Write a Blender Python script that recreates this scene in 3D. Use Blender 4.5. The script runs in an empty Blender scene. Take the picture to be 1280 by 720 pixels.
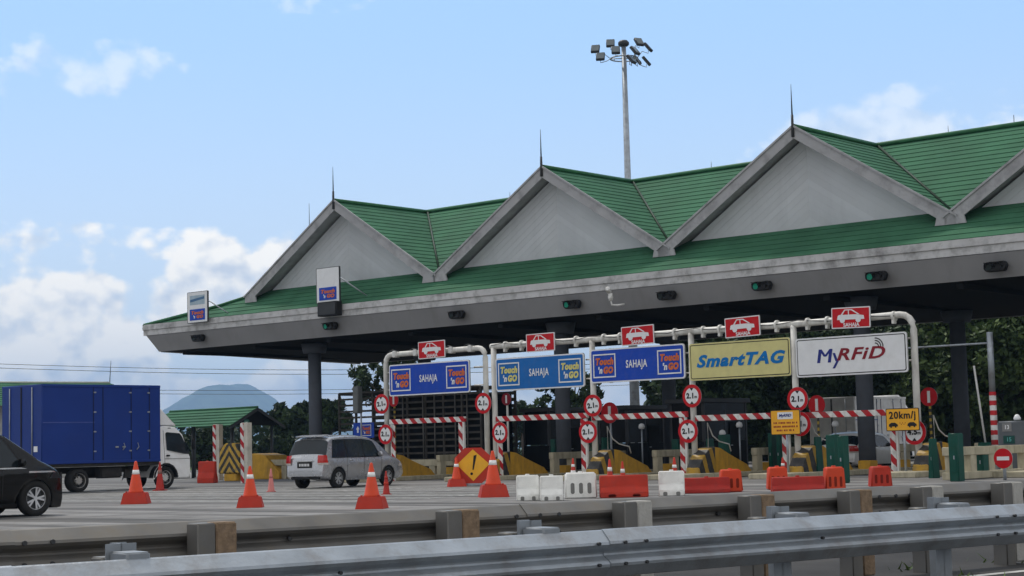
import bpy, bmesh, math, random
from mathutils import Vector, Matrix
random.seed(11)
R_ = math.radians
S = bpy.context.scene
COL = S.collection

# ------------------------------------------------------------------ survey helpers
F = 2180.0; ROLL = .025; PITCH = math.atan(200/F); EYE = 1.2
A = R_(40.8)                                   # traffic direction, clockwise from +Y
U = Vector((math.cos(A), -math.sin(A), 0)); N = Vector((math.sin(A), math.cos(A), 0))
CAMROT = Matrix.Rotation(math.pi/2+PITCH, 3, 'X') @ Matrix.Rotation(-ROLL, 3, 'Z')
def ray(px, py): return CAMROT @ Vector((px-640, 360-py, -F))
def G(px, py, z=0.0):
    r = ray(px, py); k = (z-EYE)/r.z
    return Vector((r.x*k, r.y*k, z))
def onT(px, py, T):                            # -> (s, z) on the vertical plane at distance T
    r = ray(px, py); k = T/(r.x*N.x+r.y*N.y)
    return (r.x*k*U.x+r.y*k*U.y, EYE+r.z*k)
def onY(px, py, Y):
    r = ray(px, py); k = Y/r.y
    return Vector((r.x*k, Y, EYE+r.z*k))
def W(s, t, z=0.0):
    v = U*s+N*t; return Vector((v.x, v.y, z))
def ST(v): return (v.x*U.x+v.y*U.y, v.x*N.x+v.y*N.y)
def scale_at(p): return p.y/F                  # metres per photo pixel near a point

# ------------------------------------------------------------------ materials
MATS = {}
def mat(name, col, rough=.6, metal=0.0, var=.12, scale=3.0, bump=0.0, bscale=40, dirt=0.0, dirtcol=(.06,.055,.05),
        emit=None, estr=1.0, coat=0.0, streak=0.0, spec=.22):
    if name in MATS: return MATS[name]
    m = bpy.data.materials.new(name); m.use_nodes = True; nt = m.node_tree; n = nt.nodes; l = nt.links
    b = n['Principled BSDF']
    b.inputs['Roughness'].default_value = rough; b.inputs['Metallic'].default_value = metal
    b.inputs['Coat Weight'].default_value = coat; b.inputs['Specular IOR Level'].default_value = spec
    tc = n.new('ShaderNodeTexCoord')
    nz = n.new('ShaderNodeTexNoise'); nz.inputs['Scale'].default_value = scale; nz.inputs['Detail'].default_value = 6
    l.new(tc.outputs['Object'], nz.inputs['Vector'])
    rp = n.new('ShaderNodeMapRange'); rp.inputs[1].default_value = .3; rp.inputs[2].default_value = .7
    rp.inputs[3].default_value = 1-var; rp.inputs[4].default_value = 1+var
    l.new(nz.outputs['Fac'], rp.inputs[0])
    mx = n.new('ShaderNodeVectorMath'); mx.operation = 'SCALE'; mx.inputs[0].default_value = col[:3]
    l.new(rp.outputs[0], mx.inputs['Scale'])
    out = mx.outputs[0]
    if dirt > 0:
        n2 = n.new('ShaderNodeTexNoise'); n2.inputs['Scale'].default_value = 1.0; n2.inputs['Detail'].default_value = 8; n2.inputs['Roughness'].default_value = .65
        mp = n.new('ShaderNodeMapping'); mp.inputs['Scale'].default_value = (scale*1.3, scale*1.3, scale*(.25 if streak else 1.3))
        l.new(tc.outputs['Object'], mp.inputs[0]); l.new(mp.outputs[0], n2.inputs['Vector'])
        r2 = n.new('ShaderNodeMapRange'); r2.inputs[1].default_value = .48; r2.inputs[2].default_value = .72
        r2.inputs[3].default_value = 0; r2.inputs[4].default_value = dirt
        l.new(n2.outputs['Fac'], r2.inputs[0])
        mi = n.new('ShaderNodeMix'); mi.data_type = 'RGBA'; mi.inputs['B'].default_value = (*dirtcol, 1)
        l.new(r2.outputs[0], mi.inputs['Factor']); l.new(out, mi.inputs['A']); out = mi.outputs['Result']
    l.new(out, b.inputs['Base Color'])
    rr = n.new('ShaderNodeMapRange'); rr.inputs[3].default_value = max(.02, rough-.08); rr.inputs[4].default_value = min(1, rough+.12)
    l.new(nz.outputs['Fac'], rr.inputs[0]); l.new(rr.outputs[0], b.inputs['Roughness'])
    if bump > 0:
        n3 = n.new('ShaderNodeTexNoise'); n3.inputs['Scale'].default_value = bscale; n3.inputs['Detail'].default_value = 4
        l.new(tc.outputs['Object'], n3.inputs['Vector'])
        bp = n.new('ShaderNodeBump'); bp.inputs['Strength'].default_value = bump; bp.inputs['Distance'].default_value = .02
        l.new(n3.outputs['Fac'], bp.inputs['Height']); l.new(bp.outputs[0], b.inputs['Normal'])
    if emit:
        b.inputs['Emission Color'].default_value = (*emit, 1); b.inputs['Emission Strength'].default_value = estr
    m['_out'] = 1
    MATS[name] = m; return m

def stripe_mat(name, c1, c2, kx, kz, duty=.5, absx=False, rough=.5, ky=0.0, dirt=.25):
    """two-colour paint in bands; kx/kz bands per metre along local x and z"""
    if name in MATS: return MATS[name]
    m = mat(name, (.5,.5,.5), rough); nt = m.node_tree; n = nt.nodes; l = nt.links; b = n['Principled BSDF']
    tc = n.new('ShaderNodeTexCoord'); sp = n.new('ShaderNodeSeparateXYZ'); l.new(tc.outputs['Object'], sp.inputs[0])
    def mm(op, a, bb):
        q = n.new('ShaderNodeMath'); q.operation = op
        for i, v in enumerate((a, bb)):
            if v is None: continue
            if isinstance(v, (int, float)): q.inputs[i].default_value = v
            else: l.new(v, q.inputs[i])
        return q.outputs[0]
    x = sp.outputs[0]
    if absx: x = mm('ABSOLUTE', x, None)
    v = mm('ADD', mm('MULTIPLY', x, kx), mm('MULTIPLY', sp.outputs[2], kz))
    v = mm('ADD', v, mm('MULTIPLY', sp.outputs[1], ky))
    nz = n.new('ShaderNodeTexNoise'); nz.inputs['Scale'].default_value = 9; l.new(tc.outputs['Object'], nz.inputs['Vector'])
    v = mm('ADD', v, mm('MULTIPLY', nz.outputs['Fac'], .12))
    f = mm('GREATER_THAN', mm('FRACT', v, None), duty)
    mi = n.new('ShaderNodeMix'); mi.data_type = 'RGBA'
    mi.inputs['A'].default_value = (*c1, 1); mi.inputs['B'].default_value = (*c2, 1); l.new(f, mi.inputs['Factor'])
    n2 = n.new('ShaderNodeTexNoise'); n2.inputs['Scale'].default_value = 5; n2.inputs['Detail'].default_value = 8
    l.new(tc.outputs['Object'], n2.inputs['Vector'])
    r2 = n.new('ShaderNodeMapRange'); r2.inputs[1].default_value = .42; r2.inputs[2].default_value = .75; r2.inputs[3].default_value = 0; r2.inputs[4].default_value = dirt*2
    l.new(n2.outputs['Fac'], r2.inputs[0])
    m2 = n.new('ShaderNodeMix'); m2.data_type = 'RGBA'; m2.inputs['B'].default_value = (.1,.09,.08,1)
    l.new(r2.outputs[0], m2.inputs['Factor']); l.new(mi.outputs['Result'], m2.inputs['A'])
    l.new(m2.outputs['Result'], b.inputs['Base Color'])
    return m

white = mat('white_paint', (.68,.68,.66), .4, dirt=.35, scale=1.6, dirtcol=(.22,.2,.17), streak=1)
pipe_w = mat('gantry_white', (.66,.65,.61), .45, dirt=.6, scale=2.2, dirtcol=(.16,.13,.10), streak=1)
galv = mat('galvanised_steel', (.34,.375,.41), .42, .5, var=.18, scale=3, bump=.15, dirt=.6, dirtcol=(.19,.165,.14))
galv_old = mat('weathered_galvanised_steel', (.16,.155,.145), .55, .45, var=.2, scale=3, dirt=.8, dirtcol=(.17,.15,.12), streak=0)
steel_d = mat('dark_steel', (.05,.052,.055), .5, .4)
black = mat('black_plastic', (.012,.012,.013), .5)
concrete = mat('concrete', (.40,.39,.36), .85, var=.15, dirt=.5, bump=.3, dirtcol=(.13,.12,.10))
beige = mat('beige_concrete', (.44,.40,.29), .85, var=.15, dirt=.55, bump=.3, dirtcol=(.12,.11,.08), streak=1)
wood = mat('weathered_wood', (.22,.155,.10), .85, var=.3, scale=12, dirt=.5, bump=.4)
orange = mat('orange_plastic', (.62,.06,.018), .5, spec=.25, var=.08, dirt=.25, dirtcol=(.25,.08,.05))
orange2 = mat('orange_red_plastic', (.46,.034,.016), .55, spec=.25, var=.12, dirt=.35, dirtcol=(.2,.06,.05))
red_pl = mat('red_plastic', (.36,.022,.015), .55, spec=.25, var=.15, dirt=.35, dirtcol=(.14,.04,.03))
faded = mat('faded_pink_plastic', (.55,.19,.17), .6, var=.15, dirt=.4, dirtcol=(.2,.1,.1))
white_pl = mat('white_plastic', (.80,.80,.76), .5, dirt=.35, scale=2.4, dirtcol=(.3,.28,.25))
refl = mat('reflective_band', (.8,.8,.78), .35)
yellow_p = mat('yellow_island_paint', (.52,.29,.03), .6, var=.15, dirt=.5, dirtcol=(.12,.08,.04), streak=1)
sign_red = mat('sign_red', (.50,.006,.012), .4, var=.05, spec=.18, dirt=.12, dirtcol=(.2,.18,.16))
sign_white = mat('sign_white', (.74,.75,.76), .4, var=.04, dirt=.15, dirtcol=(.4,.38,.35))
sign_blue = mat('sign_blue', (.01,.06,.42), .4, var=.06, spec=.18, dirt=.12, dirtcol=(.2,.18,.16))
sign_blue2 = mat('sign_cyan_blue', (.01,.13,.42), .4, var=.06, spec=.18, dirt=.12, dirtcol=(.2,.18,.16))
sign_yellow = mat('sign_pale_yellow', (.62,.57,.25), .45, var=.05, spec=.18, dirt=.12, dirtcol=(.2,.18,.16))
sign_amber = mat('sign_amber', (.80,.40,.03), .45, var=.06, spec=.18, dirt=.12, dirtcol=(.2,.18,.16))
letter_org = mat('letter_orange', (.62,.15,.04), .5, var=.1)
letter_yel = mat('letter_yellow', (.66,.60,.20), .5, var=.1)
letter_blue = mat('letter_blue', (.0,.15,.44), .5)
letter_navy = mat('letter_navy', (.02,.03,.20), .5)
letter_dred = mat('letter_dark_red', (.22,.01,.02), .5)
letter_blk = mat('letter_black', (.015,.015,.015), .5)
alu = mat('sign_back_aluminium', (.45,.46,.47), .45, .5)
green_m = mat('green_machine_paint', (.004,.065,.045), .45, var=.1, dirt=.25)
glass_d = mat('dark_glass', (.005,.006,.007), .2, spec=.12)
glass_b = mat('tinted_glass', (.012,.018,.022), .06, spec=.38)
tyre = mat('tyre_rubber', (.018,.018,.018), .85, dirt=.3, dirtcol=(.06,.055,.05))
rimm = mat('wheel_alloy', (.5,.51,.52), .35, .7)
lens_dark = mat('unlit_signal_lens', (.006,.012,.010), .3)
lens_green = mat('green_signal_lens', (.0,.10,.06), .3, emit=(.0,.35,.22), estr=.10)
stripe_rw = stripe_mat('red_white_bar_paint', (.42,.008,.014), (.70,.69,.66), 1.9, 1.9)
stripe_rwp = stripe_mat('red_white_post_paint', (.42,.008,.014), (.70,.69,.66), 2.0, 2.0)
stripe_yb = stripe_mat('yellow_black_nose_paint', (.40,.235,.025), (.03,.03,.03), 0.0, .7, ky=1.9, duty=.42, dirt=.3)
stripe_ch = stripe_mat('yellow_black_chevron_paint', (.52,.32,.04), (.025,.025,.02), 2.4, 2.1, absx=True, dirt=.35)
stripe_pole = stripe_mat('red_white_pole_paint', (.45,.015,.02), (.66,.66,.64), 0, 3.2)
stripe_ypole = stripe_mat('yellow_black_pole_paint', (.45,.32,.05), (.03,.03,.03), 0, 4.5)

# ------------------------------------------------------------------ mesh builder
class MB:
    def __init__(self): self.bm = bmesh.new(); self.mats = []
    def mi(self, m):
        if m not in self.mats: self.mats.append(m)
        return self.mats.index(m)
    def _fin(self, faces, m, smooth=False):
        i = self.mi(m)
        for f in faces: f.material_index = i; f.smooth = smooth
    def box(self, c, d, m, rot=None, bevel=0.0):
        r = bmesh.ops.create_cube(self.bm, size=1.0)
        vs = r['verts']
        M = Matrix.Translation(Vector(c)) @ (rot.to_4x4() if rot else Matrix()) @ Matrix.Diagonal((*d, 1))
        bmesh.ops.transform(self.bm, matrix=M, verts=vs)
        fs = list({f for v in vs for f in v.link_faces})
        self._fin(fs, m)
        if bevel > 0:
            es = list({e for v in vs for e in v.link_edges})
            rb = bmesh.ops.bevel(self.bm, geom=es, offset=bevel, segments=2, affect='EDGES', clamp_overlap=True)
            self._fin(rb['faces'], m, True)
        return self
    def cyl(self, p0, p1, r0, m, r1=None, seg=12, caps=True, smooth=True):
        p0 = Vector(p0); p1 = Vector(p1); r1 = r0 if r1 is None else r1
        d = p1-p0; L = d.length
        q = Vector((0,0,1)).rotation_difference(d.normalized()) if L > 1e-9 else None
        M = Matrix.Translation((p0+p1)/2) @ q.to_matrix().to_4x4()
        r = bmesh.ops.create_cone(self.bm, cap_ends=caps, cap_tris=False, segments=seg, radius1=r0, radius2=max(r1,1e-4), depth=L, matrix=M)
        fs = list({f for v in r['verts'] for f in v.link_faces})
        i = self.mi(m)
        for f in fs: f.material_index = i; f.smooth = smooth and len(f.verts) == 4
        return self
    def tube(self, pts, r, m, seg=8):
        pts = [Vector(p) for p in pts]; rings = []
        for i, p in enumerate(pts):
            d = (pts[min(i+1, len(pts)-1)]-pts[max(i-1, 0)]).normalized()
            a = d.cross(Vector((0,0,1)))
            if a.length < .05: a = d.cross(Vector((0,1,0)))
            a.normalize(); b = d.cross(a)
            rr = r[i] if isinstance(r, (list, tuple)) else r
            rings.append([self.bm.verts.new(p+(a*math.cos(k*2*math.pi/seg)+b*math.sin(k*2*math.pi/seg))*rr) for k in range(seg)])
        fs = []
        for i in range(len(rings)-1):
            for k in range(seg):
                fs.append(self.bm.faces.new((rings[i][k], rings[i][(k+1)%seg], rings[i+1][(k+1)%seg], rings[i+1][k])))
        c1 = self.bm.faces.new(rings[0][::-1]); c2 = self.bm.faces.new(rings[-1])
        self._fin(fs, m, True); self._fin([c1, c2], m); return self
    def poly(self, pts, m):
        f = self.bm.faces.new([self.bm.verts.new(Vector(p)) for p in pts]); self._fin([f], m); return f
    def prism(self, prof, vec, m, m2=None, bevel=0):     # closed profile (list of 3-D points) swept by vec
        vec = Vector(vec)
        a = [self.bm.verts.new(Vector(p)) for p in prof]; b = [self.bm.verts.new(Vector(p)+vec) for p in prof]
        n = len(a); fs = [self.bm.faces.new(a[::-1]), self.bm.faces.new(b)]
        sd = [self.bm.faces.new((a[i], a[(i+1)%n], b[(i+1)%n], b[i])) for i in range(n)]
        self._fin(fs, m); self._fin(sd, m2 or m)
        bmesh.ops.recalc_face_normals(self.bm, faces=fs+sd)
        if bevel > 0:
            es = list({e for f in fs+sd for e in f.edges})
            rb = bmesh.ops.bevel(self.bm, geom=es, offset=bevel, segments=2, affect='EDGES', clamp_overlap=True)
            for f in rb['faces']: f.smooth = True
        return self
    def lathe(self, prof, m, seg=20, c=(0,0,0), sq=False):          # prof: (r,z,mat?) rings
        c = Vector(c); rings = []
        for p in prof:
            rings.append([self.bm.verts.new(c+Vector((p[0]*math.cos(k*2*math.pi/seg), p[0]*math.sin(k*2*math.pi/seg), p[1]))) for k in range(seg)])
        for i in range(len(rings)-1):
            mm = prof[i][2] if len(prof[i]) > 2 else m
            fs = [self.bm.faces.new((rings[i][k], rings[i][(k+1)%seg], rings[i+1][(k+1)%seg], rings[i+1][k])) for k in range(seg)]
            self._fin(fs, mm, True)
        self._fin([self.bm.faces.new(rings[-1]), self.bm.faces.new(rings[0][::-1])], m); return self
    def build(self, name, parent=None, loc=(0,0,0), rotz=0.0):
        me = bpy.data.meshes.new(name); self.bm.to_mesh(me); self.bm.free()
        for m in self.mats: me.materials.append(m)
        o = bpy.data.objects.new(name, me); COL.objects.link(o)
        o.location = loc; o.rotation_euler = (0,0,rotz)
        if parent: o.parent = parent
        return o

def tag(o, label=None, cat=None, group=None, kind=None):
    if label: o['label'] = label
    if cat: o['category'] = cat
    if group: o['group'] = group
    if kind: o['kind'] = kind
    return o
def thing(name, label, cat, loc, rotz=-A, group=None):
    o = bpy.data.objects.new(name, None); COL.objects.link(o); o.empty_display_size = .2
    o.location = loc; o.rotation_euler = (0,0,rotz); return tag(o, label, cat, group)
def dup(root, loc, rotz=None, label=None):
    r = root.copy(); COL.objects.link(r); r.location = loc
    if rotz is not None: r.rotation_euler = (0,0,rotz)
    if label: r['label'] = label
    for ch in list(root.children):
        c = ch.copy(); COL.objects.link(c); c.parent = r
        for g in list(ch.children):
            d = g.copy(); COL.objects.link(d); d.parent = c
    return r

TXT = {}
def text(s, size, m, parent, loc, sx=1.0, bold=0.0, shear=0.0, name='lettering', align='CENTER', depth=.004, rot=None):
    key = (s, size, bold, shear, m.name, align, depth)
    if key not in TXT:
        cu = bpy.data.curves.new('t', 'FONT'); cu.body = s; cu.size = size; cu.align_x = align; cu.align_y = 'CENTER'
        cu.offset = bold; cu.space_character = 1.12 if bold > .005 else 1.0; cu.shear = shear; cu.extrude = depth; cu.resolution_u = 3
        o = bpy.data.objects.new('t', cu); COL.objects.link(o)
        bpy.context.view_layer.update()
        dg = bpy.context.evaluated_depsgraph_get()
        me = bpy.data.meshes.new_from_object(o.evaluated_get(dg)); me.materials.clear(); me.materials.append(m)
        me.transform(Matrix.Rotation(math.pi/2, 4, 'X'))
        bpy.data.objects.remove(o); TXT[key] = me
    o = bpy.data.objects.new(name, TXT[key]); COL.objects.link(o); o.parent = parent; o.location = loc; o.scale = (sx,1,1)
    if rot: o.rotation_euler = rot
    return o

def rrect(w, h, r, y, n=5):          # rounded rectangle in local xz
    pts = []
    for cx, cz, a0 in ((w/2-r, h/2-r, 0), (-w/2+r, h/2-r, 90), (-w/2+r, -h/2+r, 180), (w/2-r, -h/2+r, 270)):
        for k in range(n+1):
            a = R_(a0+90*k/n); pts.append((cx+r*math.cos(a), y, cz+r*math.sin(a)))
    return pts
def plate(mb, w, h, r, y0, y1, m, c=(0,0)):
    mb.prism([(p[0]+c[0], y0, p[2]+c[1]) for p in rrect(w, h, r, y0)], (0, y1-y0, 0), m)
def disc(mb, r, y0, y1, m, c=(0,0), seg=28):
    mb.prism([(c[0]+r*math.cos(k*2*math.pi/seg), y0, c[1]+r*math.sin(k*2*math.pi/seg)) for k in range(seg)], (0, y1-y0, 0), m)

# ------------------------------------------------------------------ camera
cam = bpy.data.cameras.new('camera'); co = bpy.data.objects.new('camera', cam); COL.objects.link(co)
co.matrix_world = Matrix.Translation((0,0,EYE)) @ CAMROT.to_4x4()
cam.sensor_width = 36; cam.lens = 36*F/1280; cam.clip_end = 20000; cam.clip_start = .1
S.camera = co

# ------------------------------------------------------------------ world and light
SUN_AZ = R_(-28); SUN_EL = R_(56)              # azimuth clockwise from +Y
def world():
    w = bpy.data.worlds.new('World'); S.world = w; w.use_nodes = True
    w.cycles.sampling_method = 'MANUAL'; w.cycles.sample_map_resolution = 256
    nt = w.node_tree; n = nt.nodes; l = nt.links; n.clear()
    out = n.new('ShaderNodeOutputWorld'); bg = n.new('ShaderNodeBackground'); l.new(bg.outputs[0], out.inputs[0])
    bg.inputs['Strength'].default_value = .12
    sky = n.new('ShaderNodeTexSky'); sky.sky_type = 'NISHITA'; sky.sun_disc = False
    sky.sun_elevation = SUN_EL; sky.sun_rotation = SUN_AZ; sky.air_density = 1.0; sky.dust_density = .6; sky.ozone_density = 1.6
    tc = n.new('ShaderNodeTexCoord'); sp = n.new('ShaderNodeSeparateXYZ'); l.new(tc.outputs['Generated'], sp.inputs[0])
    def mm(op, *a, clamp=False):
        q = n.new('ShaderNodeMath'); q.operation = op; q.use_clamp = clamp
        for i, v in enumerate(a):
            if isinstance(v, (int, float)): q.inputs[i].default_value = v
            else: l.new(v, q.inputs[i])
        return q.outputs[0]
    az = mm('ARCTAN2', sp.outputs[0], sp.outputs[1]); el = mm('ARCSINE', sp.outputs[2])
    def noise(vec, sc, det, ro=.55, off=None):
        q = n.new('ShaderNodeTexNoise'); q.inputs['Scale'].default_value = sc; q.inputs['Detail'].default_value = det; q.inputs['Roughness'].default_value = ro
        l.new(vec, q.inputs['Vector']); return q.outputs['Fac']
    def puff(v):          # rounded cauliflower lobes
        o = None
        for sc, wt in ((46, .62), (105, .38)):
            q = n.new('ShaderNodeTexVoronoi'); q.voronoi_dimensions = '2D'; q.feature = 'SMOOTH_F1'; q.inputs['Scale'].default_value = sc; q.inputs['Smoothness'].default_value = .35
            l.new(v, q.inputs['Vector']); t = mm('MULTIPLY', mm('SUBTRACT', .95, q.outputs['Distance']), wt)
            o = t if o is None else mm('ADD', o, t)
        return o
    def field(da, de, tot0=None):
        a = mm('ADD', az, da) if da else az; e = mm('ADD', el, de) if de else el
        cv = n.new('ShaderNodeCombineXYZ'); l.new(a, cv.inputs[0]); l.new(mm('MULTIPLY', e, 1.25), cv.inputs[1]); v = cv.outputs[0]
        big = mm('ADD', mm('MULTIPLY', noise(v, 24, 6 if tot0 is None else 4, .55), .80), mm('MULTIPLY', puff(v), .20))
        if tot0 is not None: return mm('ADD', mm('MULTIPLY', tot0, .55), mm('MULTIPLY', mm('SUBTRACT', big, .5), 1.9))
        tot = None
        # cloud banks: azimuth, elevation, half width, half height, weight
        def px(x, y): r = ray(x, y).normalized(); return math.atan2(r.x, r.y), math.asin(r.z)
        blobs = [(35,422,105,66,1.9),(100,440,92,62,1.9),(98,380,60,40,1.8),(15,500,260,50,1.1),(150,500,160,40,.95),
                 (268,350,50,50,1.9),(262,395,75,48,1.5),(352,342,40,42,1.5),(20,318,110,22,.15),(120,300,70,18,.12),
                 (1105,168,125,26,1.0),(1230,175,90,22,.6),(1150,120,50,14,.05),(1275,115,40,16,.08),
                 (125,82,75,26,.06),(20,98,52,20,.05),(400,2,50,12,.03),(205,305,50,16,.08),(640,500,700,46,.9),(-300,380,260,90,1),(1700,200,240,60,1),(2300,380,400,90,1),(-1200,330,500,110,1)]
        for (x, y, hw, hh, wt) in blobs:
            if -700 < x < 2000: a0, e0 = px(x, y)
            else: a0, e0 = (x-640)/F, (560-y)/F
            dx = mm('MULTIPLY', mm('SUBTRACT', a, a0), F/hw); dy = mm('MULTIPLY', mm('SUBTRACT', e, e0), F/hh)
            r2 = mm('ADD', mm('MULTIPLY', dx, dx), mm('MULTIPLY', dy, dy))
            g = mm('MINIMUM', mm('MULTIPLY', mm('SUBTRACT', 1.25, mm('SQRT', r2)), max(.9, wt)), 1.25*wt)
            tot = g if tot is None else mm('MAXIMUM', tot, g)
        tot = mm('MINIMUM', mm('MAXIMUM', tot, -1.3), .8)
        return tot, mm('ADD', mm('MULTIPLY', tot, .55), mm('MULTIPLY', mm('SUBTRACT', big, .5), 1.9))
    tot_, d = field(0, 0); d2 = field(-.006, .009, tot_)
    rp = n.new('ShaderNodeMapRange'); rp.interpolation_type = 'SMOOTHSTEP'; rp.inputs[1].default_value = .0; rp.inputs[2].default_value = .30; l.new(d, rp.inputs[0])
    lit = mm('ADD', .78, mm('MULTIPLY', mm('SUBTRACT', d, d2), 3.0), clamp=True)
    cm = n.new('ShaderNodeMix'); cm.data_type = 'RGBA'; cm.inputs['A'].default_value = (4.5,4.9,5.5,1); cm.inputs['B'].default_value = (8.0,7.6,6.9,1); l.new(lit, cm.inputs['Factor'])
    mx = n.new('ShaderNodeMix'); mx.data_type = 'RGBA'
    # thin high veil lifts and pales the blue
    veil = n.new('ShaderNodeMix'); veil.data_type = 'RGBA'; veil.inputs['Factor'].default_value = .82; veil.inputs['B'].default_value = (2.75,4.3,6.3,1)
    hv = n.new('ShaderNodeMapRange'); hv.interpolation_type = 'SMOOTHSTEP'
    for i, v in enumerate((-.01, .27, 0, 1)): hv.inputs[i+1].default_value = v
    l.new(el, hv.inputs[0])
    vc = n.new('ShaderNodeMix'); vc.data_type = 'RGBA'; vc.inputs['A'].default_value = (5.2,5.7,6.3,1); vc.inputs['B'].default_value = (2.55,4.15,6.5,1)
    l.new(hv.outputs[0], vc.inputs['Factor']); l.new(vc.outputs['Result'], veil.inputs['B'])
    l.new(sky.outputs[0], veil.inputs['A'])
    hi = n.new('ShaderNodeMapRange'); hi.interpolation_type = 'SMOOTHSTEP'
    for i, v in enumerate((.125, .185, .95, .34)): hi.inputs[i+1].default_value = v
    l.new(el, hi.inputs[0]); l.new(mm('MULTIPLY', rp.outputs[0], hi.outputs[0]), mx.inputs['Factor']); l.new(veil.outputs['Result'], mx.inputs['A']); l.new(cm.outputs['Result'], mx.inputs['B'])
    # unseen grey cloud overhead and behind the camera, added to set facade light
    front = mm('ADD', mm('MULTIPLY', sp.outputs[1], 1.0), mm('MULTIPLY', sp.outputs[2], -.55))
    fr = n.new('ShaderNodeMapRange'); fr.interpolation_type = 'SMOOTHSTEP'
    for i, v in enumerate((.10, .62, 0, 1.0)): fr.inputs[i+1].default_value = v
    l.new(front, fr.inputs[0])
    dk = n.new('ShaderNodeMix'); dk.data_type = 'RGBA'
    added_cloud = n.new('ShaderNodeVectorMath'); added_cloud.operation = 'SCALE'; added_cloud.inputs[0].default_value = (4.9,4.95,5.1)
    l.new(mm('ADD', .6, mm('MULTIPLY', noise(tc.outputs['Generated'], 3, 3), .8)), added_cloud.inputs['Scale'])
    l.new(fr.outputs[0], dk.inputs['Factor']); l.new(added_cloud.outputs[0], dk.inputs['A']); l.new(mx.outputs['Result'], dk.inputs['B'])
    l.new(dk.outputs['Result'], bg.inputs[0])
world()
sl = bpy.data.lights.new('sun', 'SUN'); sl.energy = 1.7; sl.angle = R_(6); sl.color = (1,.95,.88)
so = bpy.data.objects.new('sun', sl); COL.objects.link(so)
sd = Vector((math.sin(SUN_AZ)*math.cos(SUN_EL), math.cos(SUN_AZ)*math.cos(SUN_EL), math.sin(SUN_EL)))
so.rotation_euler = sd.to_track_quat('Z', 'Y').to_euler()
vs = S.view_settings; vs.view_transform = 'Standard'; vs.look = 'None'; vs.exposure = 0.55; vs.gamma = 1; vs.use_curve_mapping = False
S.cycles.max_bounces = 6; S.cycles.volume_bounces = 0
S.cycles.use_denoising = True

# ------------------------------------------------------------------ ground
def ground_mat(name, c1, c2, sc, kind):
    m = bpy.data.materials.new(name); m.use_nodes = True; nt = m.node_tree; n = nt.nodes; l = nt.links; b = n['Principled BSDF']
    b.inputs['Roughness'].default_value = .9; b.inputs['Specular IOR Level'].default_value = .1
    tc = n.new('ShaderNodeTexCoord')
    def noise(sc, det, mp=None, ro=.6):
        q = n.new('ShaderNodeTexNoise'); q.inputs['Scale'].default_value = sc; q.inputs['Detail'].default_value = det; q.inputs['Roughness'].default_value = ro
        v = tc.outputs['Object']
        if mp:
            p = n.new('ShaderNodeMapping'); p.inputs['Rotation'].default_value = (0,0,A); p.inputs['Scale'].default_value = mp
            # rotate first so streaks follow the lanes / the rumble bars
            p.vector_type = 'POINT'
            r0 = n.new('ShaderNodeMapping'); r0.inputs['Rotation'].default_value = (0,0,A); l.new(v, r0.inputs[0])
            p.inputs['Rotation'].default_value = (0,0,0); l.new(r0.outputs[0], p.inputs[0]); v = p.outputs[0]
        l.new(v, q.inputs['Vector']); return q.outputs['Fac']
    def rng(f, a, b_, c, d):
        q = n.new('ShaderNodeMapRange'); 
        for i, v in enumerate((a, b_, c, d)): q.inputs[i+1].default_value = v
        l.new(f, q.inputs[0]); return q.outputs[0]
    def mix(f, a, b_):
        q = n.new('ShaderNodeMix'); q.data_type = 'RGBA'
        l.new(f, q.inputs['Factor'])
        for k, v in (('A', a), ('B', b_)):
            if isinstance(v, tuple): q.inputs[k].default_value = (*v, 1)
            else: l.new(v, q.inputs[k])
        return q.outputs['Result']
    c = mix(rng(noise(sc, 8), .35, .65, 0, 1), c1, c2)
    if kind == 'pave':
        c = mix(rng(noise(1, 5, (.05, 1.3, 1)), .45, .58, 0, .85), c, (c1[0]*.36, c1[1]*.36, c1[2]*.36))   # cross bars of wear
        c = mix(rng(noise(1, 4, (1.1, .05, 1)), .52, .7, 0, .45), c, (c1[0]*.5, c1[1]*.5, c1[2]*.5))      # tyre tracks
        c = mix(rng(noise(.55, 6), .56, .64, 0, .55), c, (.11,.109,.106))
        c = mix(rng(noise(2.5, 6), .60, .72, 0, .7), c, (.05,.048,.045))
    if kind == 'road':
        c = mix(rng(noise(.4, 7), .5, .75, 0, .6), c, (.085,.08,.072))
        c = mix(rng(noise(6, 6), .62, .72, 0, .5), c, (.03,.03,.03))
    if kind == 'soil':
        c = mix(rng(noise(.9, 6), .45, .6, 0, 1), c, (.13,.10,.07))
    l.new(c, b.inputs['Base Color'])
    bp = n.new('ShaderNodeBump'); bp.inputs['Strength'].default_value = .4; bp.inputs['Distance'].default_value = .01
    l.new(noise(60, 4), bp.inputs['Height']); l.new(bp.outputs[0], b.inputs['Normal'])
    return m
m_ground = ground_mat('far_grass', (.045,.075,.02), (.06,.09,.03), .05, 'grass')
m_pave = ground_mat('plaza_concrete', (.19,.186,.18), (.25,.245,.237), .35, 'pave')
m_road = ground_mat('road_asphalt', (.042,.041,.040), (.06,.058,.056), .8, 'road')
m_verge = ground_mat('verge_soil', (.05,.065,.02), (.07,.085,.03), 1.2, 'soil')
def sheet(name, pts, z, m, n=1):
    mb = MB(); mb.poly([(p[0], p[1], z) for p in pts], m); return tag(mb.build(name), kind='structure')
sheet('ground', [(-11000,-900), (11000,-900), (11000,14000), (-11000,14000)], 0, m_ground)

# guardrail lines
def rail_line(pa, pb, z):
    a = G(*pa, z); b = G(*pb, z); d = (b-a).normalized(); return a, d
RA, RD = rail_line((0,708), (1280,629), .66)        # near rail (beam face line)
RB, RE = rail_line((0,662), (1280,599), .78)        # far rail
def perp(d): return Vector((-d.y, d.x, 0))
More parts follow.
